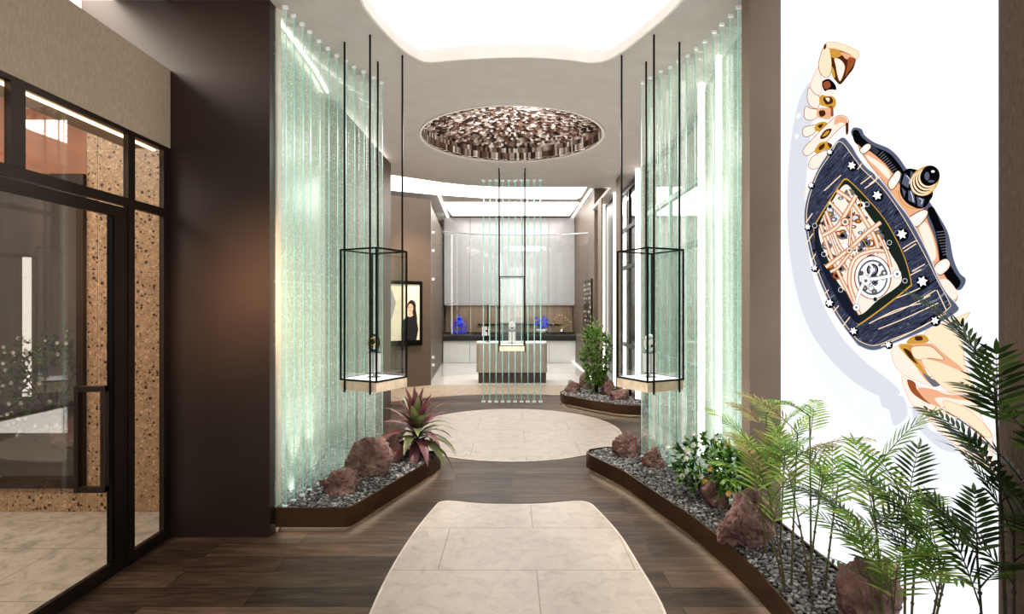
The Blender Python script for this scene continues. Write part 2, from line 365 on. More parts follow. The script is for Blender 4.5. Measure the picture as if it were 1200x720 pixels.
# ------------------------------------------------------------ ceilings
cov = [(-.985,3.611),(-.997,3.70),(-.941,4.01),(-.862,4.31),(-.772,4.48),(-.689,4.545),(-.495,4.498),(-.12,4.444),(.219,4.444),(.502,4.498),(.666,4.556),(.782,4.498),(.876,4.345),(1.003,4.012),(1.106,3.704),
       (1.14,3.4),(1.12,2.9),(1.0,2.5),(.85,2.3),(.7,2.25),(.3,2.35),(-.3,2.35),(-.7,2.25),(-.85,2.3),(-.98,2.6),(-1.03,3.0),(-1.01,3.4)]
cov = smooth_loop(cov, 2)
dome = arc(0, 6.55, 1.08, 1.08, 0, 360, 72)[:-1]
edge = [(-2.8,8.2),(-1.8,8.39),(-1.46,8.64),(-1.1,8.9),(-.73,9.09),(-.3,9.2),(.1,9.22),(1.24,9.22),(1.66,9.25),(3.0,9.25)]
outer = [(-2.26,-2),(-2.26,3.62),(-2.8,3.62)] + edge + [(3.0,-2)]
# right of y 9.25 the low ceiling continues above the blades
b = MB().prism(outer, CH, CH+.009, M['ceil'], holes=[cov, arc(0, 6.55, 1.08, 1.08, 0, 360, 72)[:-1]])
b.wallstrip(edge, .02, CH, 3.97, M['ceil'])
b.box(1.66, 3.0, 9.25, 11.46, CH+.001, CH+.06, M['ceil'])
struct(b.build('ceiling'), 'pale plaster ceiling with a curved light recess and a round dome opening', 'ceiling')
b = MB().prism([(p[0]*1.12, (p[1]-3.4)*1.12+3.4) for p in cov], CH+.17, CH+.2, M['glow'])
ob = b.build('cove_light'); tag(ob, 'bright curved luminous ceiling recess above the entrance path', 'ceiling light')
b = MB().prism(cov, CH-.004, CH+.07, M['ceil_rim'], holes=[inset(cov, -.012) if False else [(p[0]*.985, (p[1]-3.4)*.985+3.4) for p in cov]])
b.build('rim', ob)
b = MB(); k = [(p[0]*1.13, (p[1]-3.4)*1.13+3.4) for p in cov]
b.prism(k, CH+.06, CH+.2, M['ceil_rim'], holes=[[(p[0]*1.12, (p[1]-3.4)*1.12+3.4) for p in cov]]); b.build('recess_wall', ob)
for (lx, ly) in ((-.4,3.2),(.4,3.2),(0,3.9)): pass
# high ceiling with two panels
struct(MB().box(-3.4, 1.9, 8.3, 15.5, 3.95, 4.05, M['ceil']).build('ceiling_showroom'), 'raised pale ceiling of the back showroom', 'ceiling')
p1 = [(-3.0,8.7),(-1.8,8.7),(1.5,8.9),(1.52,12.3),(1.42,12.5),(-.6,12.36),(-1.6,12.0),(-3.0,11.3)]
tag(MB().prism(p1, 3.925, 3.949, M['glow2']).build('ceiling_light_panel'), 'large curved luminous ceiling panel, nearer of the two in the back showroom', 'ceiling light')
p2 = smooth_loop([(-1.62,12.95),(1.56,12.95),(1.52,14.75),(-1.58,14.75)], 0)
tag(MB().prism(p2, 3.925, 3.949, M['glow2']).build('ceiling_light_panel'), 'rectangular luminous ceiling panel, farther of the two in the back showroom', 'ceiling light')
# dome
t = empty('ceiling_dome', (0, 6.55, CH)); tag(t, 'round ceiling dome lined with hanging brown and pearl mosaic blocks', 'ceiling dome')
ring = arc(0, 0, 1.08, 1.08, 0, 360, 72)[:-1]; r2 = arc(0, 0, 1.055, 1.055, 0, 360, 72)[:-1]
MB().prism(ring, -.012, .008, M['ceil_rim'], holes=[r2]).build('rim', t)
prof = [(1.17, .009), (1.17, .22), (1.0, .33), (.75, .40), (.4, .44), (.02, .45)]
b = MB(); seg = 48
vs = [(r*math.cos(2*PI*k/seg), r*math.sin(2*PI*k/seg), z) for r, z in prof for k in range(seg)]
b.add(vs, [(i*seg+k, i*seg+(k+1) % seg, (i+1)*seg+(k+1) % seg, (i+1)*seg+k) for i in range(len(prof)-1) for k in range(seg)], M['tileback'])
b.build('dome_shell', t)
rnd = random.Random(4); b = MB()
rings = [(1.085, .035, .12, 210, .012), (1.10, .09, .19, 210, .014)]
for rr in np.arange(1.07, .03, -.043):
    zt = float(np.interp(rr, [.02,.4,.75,1.0,1.16], [.40,.385,.345,.27,.2]))
    rings.append((float(rr), zt-.05, zt+.05, max(5, int(2*PI*rr/.036)), .02))
for ri, (rr, z0, z1, n, th) in enumerate(rings):
    for k in range(n):
        a = 2*PI*(k + .5*(ri % 2))/n; w = 2*PI*rr/n*.45
        u = (-math.sin(a), math.cos(a)); v = (math.cos(a), math.sin(a)); dz = rnd.uniform(-.012, .010)
        b.obox((rr*v[0], rr*v[1]), u, v, w, th, z0+dz, z1, M['tiles'])
b.build('tile_mosaic', t)
ld = MB().prism(arc(0,0,1.14,1.14,0,360,72)[:-1], .012, .02, M['led'], holes=[arc(0,0,1.115,1.115,0,360,72)[:-1]]); ld.build('led_ring', t)

# ------------------------------------------------------------ walls, left
struct(MB().box(-2.28, -1.577, 3.61, 3.72, 0, CH, M['dark_wall']).box(-2.80,-2.28,3.61,3.72,3.0,CH,M['dark_wall']).build('wall_left'), 'dark bronze wall panel between the glass storefront and the left glass screen', 'wall')
struct(MB().box(-2.9, -2.275, 3.62, 3.72, 0, 2.6, M['dark_wall']).build('wall_left_return'), 'dark wall behind the storefront end post', 'wall') if False else None
struct(MB().box(-1.66, -1.565, 3.70, 3.76, 0, CH, M['cream_jamb']).build('trim_1'), 'narrow cream jamb beside the left glass screen', 'trim')
bl = [(-1.66,3.76),(-1.665,4.2),(-1.69,4.7),(-1.75,5.2)]
struct(MB().wallstrip(bl, .08, 0, CH, M['backing']).build('wall_left_screen'), 'pale speckled wall behind the left glass screen', 'wall')
struct(MB().wallstrip([(-1.80,5.21),(-1.66,5.42),(-1.64,7.51)], .1, 0, 3.44, M['taupe_d']).build('wall_left_middle'), 'dark taupe wall past the left glass screen', 'wall')
struct(MB().wallstrip([(-2.7,9.84),(-1.55,10.6),(-1.64,11.3),(-1.90,15.5)], .1, 0, 3.55, M['taupe_b']).build('wall_left_back'), 'taupe wall that carries the portrait', 'wall')
struct(MB().box(-2.9, -2.8, 7.5, 9.9, 0, 3.95, M['taupe']).build('wall_left_far'), 'taupe side wall of the left passage', 'wall')
struct(MB().box(-3.4, 2.2, 15.5, 15.6, 0, 4.0, M['taupe']).build('wall_back'), 'wall behind the showroom cabinets', 'wall')
def ledstrip(pts, w, z, m, name, label):
    b = MB(); b.wallstrip(pts, w, z, z+.01, m); o = b.build(name); return tag(o, label, 'strip light')
ledstrip([(-1.61,3.78),(-1.62,4.2),(-1.645,4.7),(-1.70,5.15)], .022, CH-.012, M['led'], 'cove_strip_light', 'white strip light in the ceiling above the left glass screen')
ledstrip([(-1.70,5.6),(-1.68,7.48)], .03, 3.445, M['led'], 'cove_strip_light', 'strip light above the dark taupe wall on the left')
ledstrip([(-2.6,9.84),(-1.56,10.52)], .04, 3.93, M['led'], 'cove_strip_light', 'strip light washing the wall above the portrait')
ledstrip([(-1.50,10.75),(-1.72,15.1)], .05, 3.935, M['led'], 'cove_strip_light', 'strip light along the left edge of the showroom ceiling')
ledstrip([(1.62,15.1),(1.62,11.5)], .05, 3.935, M['led'], 'cove_strip_light', 'strip light along the right edge of the showroom ceiling')
# storefront
struct(MB().box(-2.5, -2.22, -1.5, 3.605, 2.53, 3.04, M['fascia']).build('trim_2'), 'beige fabric-clad fascia beam above the glass storefront', 'fascia')
struct(MB().box(-3.6, -2.34, -1.0, 3.61, 3.35, 3.4, M['glow']).build('cove_light_outside'), 'white glow above the fascia beam', 'ceiling') if False else None
tag(MB().box(-3.6, -2.81, 3.6, 3.62, 3.041, 3.5, M['glow']).build('light_panel'), 'white light panel glimpsed above the beige fascia at top left', 'light')
xf0, xf1 = -2.25, -2.22
d = empty('window_1', (-2.26, 2.5, 0)); struct(d, 'storefront transom windows in dark bronze frames under the beige fascia', 'window')
def child(b, name, par, **kw):
    o = b.build(name, None, **kw); o.parent = par; o.matrix_parent_inverse = par.matrix_world.inverted() if False else Matrix.Translation(-Vector(par.location)); return o
fm = M['frame']
b = MB(); b.box(xf0,xf1,-1.0,3.537,2.08,2.13,fm); b.box(xf0,xf1,-1.0,3.537,2.505,2.529,fm)
for y0, y1 in ((1.2,1.27),(2.455,2.53),(3.207,3.265)): b.box(xf0+.002,xf1+.002,y0,y1,2.13,2.505,fm)
child(b, 'frame', d)
for y0, y1 in ((-1,1.2),(1.27,2.455),(2.53,3.207),(3.265,3.537)):
    child(MB().box(-2.241,-2.235,y0,y1,2.13,2.505,M['glass_dark']), 'pane', d)
tag(MB().box(-2.30,-2.28,0.0,3.55,2.50,2.51,M['ledw']).build('strip_light'), 'thin strip light along the outside of the storefront head', 'strip light')
d = empty('window_2', (-2.26, 3.4, 0)); struct(d, 'narrow glass sidelight between the glass door and the dark wall', 'window')
b = MB(); b.box(xf0,xf1,3.21,3.265,0,2.08,fm); b.box(xf0,xf1,3.537,3.608,0,2.529,fm); b.box(xf0,xf1,3.265,3.537,.0,.07,fm); child(b, 'frame', d)
child(MB().box(-2.241,-2.235,3.265,3.537,.07,2.08,M['glass_dark']), 'pane', d)
d = empty('door_1', (-2.26, 2.0, 0)); struct(d, 'large glass entrance door with dark bronze frame and square pull handle', 'door')
b = MB(); b.box(xf0+.003,xf1-.003,3.097,3.203,.01,2.07,fm); b.box(xf0+.003,xf1-.003,1.0,3.097,2.01,2.07,fm); b.box(xf0+.003,xf1-.003,1.0,3.097,.001,.075,fm); b.box(xf0,xf1,.9,3.265,.0005,.012,fm); b.box(xf0+.003,xf1-.003,.9,1.0,.01,2.07,fm)
b.box(xf0,xf1,3.08,3.097,.075,2.01,M['black'])
child(b, 'door_frame', d)
child(MB().box(-2.241,-2.235,1.0,3.08,.075,2.01,M['glass_dark']), 'glass_pane', d)
h = MB()
for xs in (-2.165, -2.305):
    h.box(xs-.012,xs+.012,2.93,2.965,.515,1.08,fm)
for z0 in (.515, 1.05): h.box(-2.317,-2.153,2.932,2.963,z0,z0+.03,fm)
child(h, 'handle', d, bevel=.002)
# outside: terrazzo wall with window
b = MB()
Yt = 4.06
xs = [-6.2,-5.7,-5.23,-4.76,-4.3,-3.69,-3.36,-3.03,-2.57,-2.2]
zs = [0,.18]
g = .006
gx = lambda px: (px-600)*Yt/F
for x0, x1 in ((-5.4,-4.4),(-4.4,-4.03),(-4.03,-3.69),(-3.69,-3.36),(-3.36,gx(101))): b.box(x0+g/2,x1-g/2,Yt,Yt+.05,0,.19-g,M['terrazzo'])
for z0, z1 in ((0,.881),(.881,1.768),(1.768,2.65),(2.65,3.4)):
    for x0, x1 in ((gx(101),gx(115)),(gx(115),gx(189.5)),(gx(189.5),-2.1)): b.box(x0+g/2,x1-g/2,Yt,Yt+.05,z0+g/2,z1-g/2,M['terrazzo'])
b.box(-5.4,gx(101),Yt+.004,Yt+.04,0,.19,M['grout']); b.box(gx(101),-2.1,Yt+.004,Yt+.05,0,3.4,M['grout'])
struct(b.build('wall_outside'), 'speckled brown terrazzo tile wall outside the storefront', 'wall')
struct(MB().box(-6.5,gx(101),Yt+.0,Yt+.06,2.47,3.4,M['rose']).build('wall_outside_upper'), 'rose brown plaster wall above the outside window', 'wall')
d = empty('window_3', (-4, Yt, .19)); struct(d, 'large dark framed window set in the terrazzo wall outside', 'window')
b = MB(); b.box(-6.5,gx(101),Yt-.03,Yt+.05,.18,.25,fm); b.box(gx(93),gx(101),Yt-.03,Yt+.05,.25,2.40,fm); b.box(-6.5,gx(101),Yt-.03,Yt+.05,2.40,2.47,fm); child(b,'frame',d)
child(MB().box(-6.5,gx(93),Yt+.0,Yt+.008,.25,2.40,M['glass_dark']),'pane',d)
# room behind that window
M['dimwall'] = mat('dim_room_wall', (120, 104, 92), .6, var=.2, scale=1.5, stretch=(3,1,.2))
struct(MB().box(-8.5,-3.0,6.6,6.7,0,3.4,M['dimwall']).build('wall_outside_far'), 'dim brown wall of the room behind the outside window', 'wall')
struct(MB().box(-3.0,-2.9,4.2,6.6,0,3.4,M['cream_jamb']).build('wall_outside_side'), 'pale side wall of the room behind the outside window', 'wall')
for i, (x, w, z0, z1, lb) in enumerate(((-4.9,.05,.6,2.0,'slim vertical white light behind the blossom shrub, left of the two'),(-4.1,.05,.5,2.2,'slim vertical white light behind the blossom shrub, right of the two'))):
    tag(MB().box(x,x+w,5.55,5.6,z0,z1,M['pad']).build('vertical_light'), lb, 'light')
struct(MB().box(-8,-2.9,3.0,6.7,3.4,3.5,M['taupe']).build('ceiling_outside'), 'ceiling outside the storefront', 'ceiling')

# ------------------------------------------------------------ walls, right
struct(MB().box(1.685,1.85,-2,3.43,0,CH,M['brown_wall']).build('wall_right'), 'brown woven wall beside the illuminated watch poster', 'wall')
struct(MB().box(1.47,1.85,3.43,3.55,0,CH,M['taupe']).build('wall_right_pier'), 'taupe pier between the watch poster and the right glass screen', 'wall')
br_ = [(1.80,5.2),(1.71,4.7),(1.675,4.2),(1.67,3.56)]
struct(MB().wallstrip(br_, .08, 0, CH, M['backing_r']).build('wall_right_screen'), 'speckled green glass wall behind the right glass screen', 'wall')
def vled(x0,x1,y,z0,z1,label):
    tag(MB().box(x0,x1,y,y+.03,z0,z1,M['led']).build('vertical_strip_light'), label, 'strip light')
vled(1.625,1.665,4.4,.17,CH,'tall white strip light behind the right glass screen, nearer one')
vled(1.67,1.72,4.95,.17,CH,'tall white strip light behind the right glass screen, farther one')
struct(MB().box(1.88,1.98,5.2,5.45,0,CH,M['taupe']).box(1.85,1.98,7.75,8.0,0,CH,M['taupe']).build('wall_right_middle'), 'taupe pier past the right glass screen', 'wall')
vled(1.79,1.868,8.02,.0,CH,'tall white strip light beside the right vitrine, nearest the right window')
vled(1.775,1.825,9.7,.0,CH,'tall white strip light beyond the dark window on the right')
vled(1.765,1.815,10.83,.0,CH,'tall white strip light nearest the back showroom on the right')
struct(MB().box(1.61,1.64,8.28,8.6,0,CH-.03,M['taupe']).build('wall_fin_1'), 'slim taupe wall fin in front of the right window', 'wall')
struct(MB().box(1.61,1.64,10.0,10.4,0,CH-.03,M['taupe']).build('wall_fin_2'), 'slim taupe wall fin nearer the back showroom', 'wall')
struct(MB().box(1.86,1.95,9.74,11.5,0,CH,M['taupe_d']).build('wall_right_recess'), 'dark recess wall on the right before the showroom', 'wall')
tag(MB().box(1.825,1.858,10.0,10.7,.0,3.42,M['black']).build('dark_wall_panel'), 'tall dark metal panel between two strip lights on the right', 'panel')
for i, (y0, y1, lb) in enumerate(((5.45,7.75,'tall dark framed window behind the far end of the right glass screen'),(8.1,9.66,'tall dark framed window beyond the right vitrine'))):
    d = empty('window_%d' % (4+i), (1.88,(y0+y1)/2,0)); struct(d, lb, 'window')
    b = MB(); w = .06
    b.box(1.86,1.92,y0,y0+w,0,3.43,M['black']); b.box(1.86,1.92,y1-w,y1,0,3.43,M['black'])
    for z in (.0,.85,2.12,2.75,3.37): b.box(1.86,1.92,y0+w,y1-w,z,z+.06,M['black'])
    b.box(1.865,1.915,(y0+y1)/2-.02,(y0+y1)/2+.02,.06,3.37,M['black'])
    child(b,'frame',d); child(MB().box(1.885,1.893,y0+w,y1-w,.06,3.37,M['glass_dark']),'pane',d)
M['street'] = mat('street_backdrop', (128, 122, 118), .8, var=.35, scale=1.2, stretch=(1,2.5,.3))
struct(MB().box(2.9,3.0,5.0,11.4,0,3.5,M['street']).build('wall_right_outside'), 'grey wall seen through the right windows', 'wall')
struct(MB().box(1.7,1.8,11.46,15.5,0,3.95,M['taupe_b']).box(1.8,3.0,11.46,11.5,0,3.95,M['taupe_b']).build('wall_right_back'), 'taupe right wall of the back showroom', 'wall')
ledstrip([(1.64,15.0),(1.64,11.5)], .03, .011, M['led'], 'floor_strip_light', 'white strip light along the base of the right showroom wall')

# ------------------------------------------------------------ glass screens
FP = [(-1.497,3.68),(-1.487,3.79),(-1.467,3.90),(-1.455,4.01),(-1.436,4.15),(-1.409,4.27),(-1.38,4.39),(-1.34,4.49),(-1.303,4.60),(-1.249,4.69),(-1.19,4.81),(-1.149,4.92)]
ORD = ['first','second','third','fourth','fifth','sixth','seventh','eighth','ninth','tenth','eleventh','twelfth']
def finmesh(w, th, z0, z1):
    b = MB(); hx = w; t = th/2
    v = [(0,-t,z0),(-hx,-t,z0),(-hx,t,z0),(0,t,z0),(0,-t,z1),(-hx,-t,z1),(-hx,t,z1),(0,t,z1)]
    b.add(v, [(1,0,4,5),(3,2,6,7),(2,1,5,6),(4,7,6,5),(0,1,2,3)], M['fin'])
    b.add(v, [(0,3,7,4)], M['fin_edge'])
    return b
proto = None
for side, sn in ((-1,'left'),(1,'right')):
    for i, (x, y) in enumerate(FP):
        a = FP[max(i-1,0)]; c = FP[min(i+1,11)]; tn = Vector((c[0]-a[0], c[1]-a[1])).normalized()
        ang = math.atan2(tn.x, tn.y) * .55     # fins stand square to the curve
        rz = -ang if side < 0 else PI + ang
        r = empty('glass_fin', (side*abs(x), y, .17), rz)
        tag(r, 'tall clear green-edged glass fin, %s from the front in the %s screen' % (ORD[i], sn), 'glass fin', 'glass fins of the %s screen' % sn)
        if proto is None:
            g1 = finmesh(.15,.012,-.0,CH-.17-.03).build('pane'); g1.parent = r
            cb = MB(); cb.box(-.024,.008,-.009,.009,3.31,3.33,M['clip']); c1 = cb.build('ceiling_clip'); c1.parent = r
            cb = MB(); cb.box(-.024,.008,-.01,.01,-.002,.014,M['clip']); c2 = cb.build('floor_clip'); c2.parent = r
            proto = (g1, c1, c2)
        else:
            for o in proto:
                k = o.copy(); COL.objects.link(k); k.parent = r
# centre rods
proto = None
for i in range(10):
    x = -.45 + i*.1
    r = empty('glass_fin', (x, 8.7, 0)); 
    tag(r, 'slim glass fin seen edge on in the central screen, %s from its left end' % ORD[i], 'glass fin', 'glass fins of the central screen')
    if proto is None:
        b = MB(); z0, z1 = .012, CH-.015
        v = [(-.0065,0,z0),(.0065,0,z0),(.0065,.1,z0),(-.0065,.1,z0),(-.0065,0,z1),(.0065,0,z1),(.0065,.1,z1),(-.0065,.1,z1)]
        b.add(v, [(0,1,5,4),(2,3,7,6),(4,5,6,7),(3,2,1,0)], M['fin_edge']); b.add(v, [(1,2,6,5),(3,0,4,7)], M['fin'])
        g1 = b.build('pane'); g1.parent = r
        c1 = MB().box(-.026,.026,-.01,.11,CH-.010,CH-.001,M['clip']).build('ceiling_clip'); c1.parent = r
        c2 = MB().box(-.028,.028,-.01,.11,.0,.012,M['clip']).build('floor_clip'); c2.parent = r
        proto = (g1,c1,c2)
    else:
        for o in proto:
            k = o.copy(); COL.objects.link(k); k.parent = r

# ------------------------------------------------------------ hanging vitrines
def star_watch(par, z, m1, m2, strap):
    """small wristwatch standing upright: tonneau case, bezel, crown, strap loop"""
    b = MB(); b.tube([(.03*math.cos(t)*.9, 0, z+.045*math.sin(t)) for t in [2*PI*k/20 for k in range(21)]], .008, strap, 6); b.build('strap', par)
    b = MB(); b.lathe((0,0,0), [(.018,0),(.022,.004),(.022,.010),(.018,.013)], m1, 20)
    o = b.build('case', par, smooth=True); o.location = (0,-.028,z+.01); o.rotation_euler = (R(90),0,0)
    b = MB(); b.lathe((0,0,0), [(.015,.0),(.015,.002)], m2, 20); o2 = b.build('dial', par); o2.location=(0,-.041,z+.01); o2.rotation_euler=(R(90),0,0)
    b = MB(); b.lathe((0,0,0), [(.004,0),(.005,.004),(.004,.008)], m1, 10); o3 = b.build('crown', par); o3.location=(.021,-.034,z+.01); o3.rotation_euler=(0,R(90),0)
def vitrine(cx, cy, rz, where, kind):
    t = empty('hanging_vitrine', (cx,cy,0), rz)
    tag(t, 'black framed glass vitrine on four ceiling rods, ' + where, 'display case', 'hanging glass vitrines')
    hs = .175; z0, z1 = .95, 1.935; w = .0055
    for sx in (-1,1):
        for sy in (-1,1):
            MB().tube([(sx*.125,sy*.187,.855),(sx*.125,sy*.187,CH)], .0075, M['black'], 8).build('hanging_rod', t, smooth=True)
    b = MB()
    for sx in (-1,1):
        for sy in (-1,1): b.box(sx*hs-w,sx*hs+w,sy*hs-w,sy*hs+w,z0-.006,z1+.006,M['black'])
    for z in (z0, z1):
        for s_ in (-1,1):
            b.box(-hs+w,hs-w,s_*hs-w,s_*hs+w,z-.006,z+.006,M['black']); b.box(s_*hs-w,s_*hs+w,-hs+w,hs-w,z-.006,z+.006,M['black'])
    b.build('frame', t)
    for s_ in (-1,1):
        MB().box(-hs+w,hs-w,s_*hs-.003,s_*hs+.003,z0+.006,z1-.006,M['glass']).build('glass_pane', t)
        MB().box(s_*hs-.003,s_*hs+.003,-hs+w,hs-w,z0+.006,z1-.006,M['glass']).build('glass_pane', t)
    MB().box(-hs-.004,hs+.004,-hs-.004,hs+.004,.87,.944,M['slab']).build('base', t, bevel=.003)
    MB().box(-hs+.01,hs-.01,-hs+.01,hs-.01,.9441,.955,M['pad']).build('light_pad', t)
    return t
for cx, cy, rz, where, kind in ((-1.068,4.298,R(-27.3)+PI/2*0,'beside the left glass screen',0),(1.068,4.298,R(27.3),'beside the right glass screen',1),(0,8.105,PI/2,'hung in front of the central glass fins',2)):
    vitrine(cx, cy, rz, where, kind)
    st = empty('display_stand', (cx,cy,.9555)); tag(st, 'white cylindrical display stand inside the vitrine ' + where, 'stand')
    b = MB(); b.lathe((0,0,0), [(.055,0),(.055,.006),(.012,.01),(.012,.04)], M['steel'], 20); b.build('foot', st, smooth=True)
    b = MB()
    for k in range(5):
        a = 2*PI*k/5+.3; b.lathe((.036*math.cos(a),.036*math.sin(a),.04), [(.014,0),(.016,.008),(.016,.14),(.014,.148)], M['white'], 14)
    b.build('column_cluster', st, smooth=True)
    b = MB(); b.lathe((0,0,.188), [(.05,0),(.05,.008)], M['steel'], 20); b.build('top_plate', st)
    wt = empty('wristwatch', (cx,cy,.9555+.196)); tag(wt, ['gold and black wristwatch upright on the stand in the left vitrine','silver wristwatch upright on the stand in the right vitrine','small white and silver wristwatch on the stand in the central vitrine'][kind], 'watch')
    star_watch(wt, .052, [M['gold'],M['steel'],M['white']][kind], [M['black'],M['white'],M['steel']][kind], [M['black'],M['white'],M['white']][kind])
    wt.scale = (1.35,1.35,1.35)
    for lx in (0,):
        la = bpy.data.lights.new('vitrine_spot','SPOT'); la.energy = 12; la.spot_size = R(40); la.color=(1,.95,.9); lo = bpy.data.objects.new('vitrine_spot', la); COL.objects.link(lo); lo.location=(cx,cy,1.9)

# ------------------------------------------------------------ planters with gravel
def inpoly(x, y, P):
    c = False; j = len(P)-1
    for i in range(len(P)):
        if (P[i][1] > y) != (P[j][1] > y) and x < (P[j][0]-P[i][0])*(y-P[i][1])/(P[j][1]-P[i][1])+P[i][0]: c = not c
        j = i
    return c
ico = bmesh.new(); bmesh.ops.create_icosphere(ico, subdivisions=2, radius=1); ICV = np.array([v.co[:] for v in ico.verts]); ICF = np.array([[v.index for v in f.verts] for f in ico.faces]); ico.free()
def gravel(P, z, size, seed, name, label):
    rs = np.random.RandomState(seed); P = np.array(P); x0, y0 = P.min(0); x1, y1 = P.max(0)
    V = []; 
    st = size*.85
    PL = [tuple(p) for p in P]
    for layer in range(2):
        for gx_ in np.arange(x0, x1, st):
            for gy_ in np.arange(y0, y1, st):
                x = gx_+rs.uniform(-.5,.5)*st; y = gy_+rs.uniform(-.5,.5)*st
                if not inpoly(x, y, PL): continue
                if layer and rs.rand() < .45: continue
                s = size*rs.uniform(.38,.72); sc = np.array([s, s*rs.uniform(.6,.85), s*rs.uniform(.4,.6)])
                a, t_ = rs.uniform(0,2*PI), rs.uniform(-.5,.5)
                v = ICV*sc; ca, sa, ct, sn_ = math.cos(a), math.sin(a), math.cos(t_), math.sin(t_)
                v = np.stack([v[:,0]*ct-v[:,2]*sn_, v[:,1], v[:,0]*sn_+v[:,2]*ct], 1)
                v = np.stack([v[:,0]*ca-v[:,1]*sa, v[:,0]*sa+v[:,1]*ca, v[:,2]], 1)
                V.append(v+np.array([x, y, z+layer*size*.35+rs.uniform(-.003,.004)]))
    n = len(V); V = np.concatenate(V); Fc = np.concatenate([ICF+i*len(ICV) for i in range(n)])
    me = bpy.data.meshes.new(name); me.vertices.add(len(V)); me.vertices.foreach_set('co', V.ravel())
    me.loops.add(len(Fc)*3); me.loops.foreach_set('vertex_index', Fc.ravel().astype(np.int32))
    me.polygons.add(len(Fc)); me.polygons.foreach_set('loop_start', np.arange(0,len(Fc)*3,3,dtype=np.int32)); me.polygons.foreach_set('loop_total', np.full(len(Fc),3,dtype=np.int32))
    me.polygons.foreach_set('use_smooth', np.ones(len(Fc),dtype=bool)); me.update(calc_edges=True); me.validate(); me.materials.append(M['gravel'])
    o = bpy.data.objects.new(name, me); COL.objects.link(o); tag(o, label, 'gravel', kind='stuff'); return o
def planter(P, label, glabel, size, seed, toe_edge):
    cx, cy = np.mean(P, axis=0); t = empty('planter', (cx,cy,0)); tag(t, label, 'planter')
    Pi = inset(P, .012)
    b = MB().prism(P, .045, .175, M['bronze'], holes=[Pi]); b.prism(Pi, .045, .06, M['bronze']); child(b, 'bronze_edge', t, smooth=True)
    child(MB().prism(inset(P, .05), 0, .045, M['toe']), 'toe_kick', t)
    child(MB().prism(Pi, .06, .15, M['gravel_base']), 'soil_bed', t)
    b = MB(); e = toe_edge
    b2 = []
    for i in range(len(e)):
        a = Vector(e[max(i-1,0)]); q = Vector(e[min(i+1,len(e)-1)]); tn = (q-a).normalized(); nn = Vector((-tn.y,tn.x))
        b2.append((e[i][0]+nn.x*.036, e[i][1]+nn.y*.036))
    b.wallstrip(b2, .010, .0405, .0445, M['ledp']); child(b, 'under_light', t)
    gravel(inset(P, .022), .158, size, seed, 'gravel_bed', glabel)
PL = [(-1.577,3.66),(-1.10,3.66),(-1.065,3.685),(-1.05,3.72),(-.95,4.02),(-.84,4.36),(-.74,4.66),(-.645,4.96),(-.645,5.03),(-.69,5.09),(-.85,5.15),(-1.5,5.24),(-1.72,5.2),(-1.66,4.7),(-1.64,4.2),(-1.64,3.78),(-1.56,3.77),(-1.56,3.74),(-1.577,3.74)]
PL = [(-1.56,3.66),(-1.10,3.66),(-1.065,3.685),(-1.05,3.72),(-.95,4.02),(-.84,4.36),(-.74,4.66),(-.645,4.96),(-.645,5.03),(-.69,5.09),(-.85,5.15),(-1.5,5.24),(-1.72,5.2),(-1.66,4.7),(-1.64,4.2),(-1.64,3.78),(-1.56,3.77)]
planter(PL, 'bronze edged planter of grey pebbles under the left glass screen', 'grey pebbles filling the planter under the left glass screen', .026, 1, PL[0:10])
PR = [(.675,5.04),(.70,4.96),(.90,4.48),(1.051,3.86),(1.142,3.5),(1.203,3.066),(1.228,2.762),(1.225,2.456),(1.19,2.1),(1.12,1.7),(1.05,1.3),(1.66,1.3),(1.66,2.0),(1.66,2.8),(1.66,3.425),(1.465,3.425),(1.465,3.56),(1.655,3.57),(1.66,4.2),(1.69,4.7),(1.76,5.2),(1.5,5.26),(.89,5.26),(.72,5.17)]
def refine(P, idx):
    return P
planter(PR, 'long curved bronze edged pebble planter along the right wall below the watch poster', 'grey pebbles filling the long planter on the right', .024, 2, PR[0:11])
PF = [(.752,8.66),(.76,8.42),(.80,8.30),(1.114,7.87),(1.427,7.54),(1.60,7.46),(1.80,7.45),(1.84,7.6),(1.84,8.0),(1.78,8.01),(1.78,8.24),(1.60,8.25),(1.59,8.62),(1.7,8.7),(1.75,9.5),(1.6,9.9),(1.3,9.9),(.85,8.95)]
planter(PF, 'small bronze edged pebble planter near the back showroom on the right', 'grey pebbles filling the small far planter on the right', .034, 3, PF[0:7])

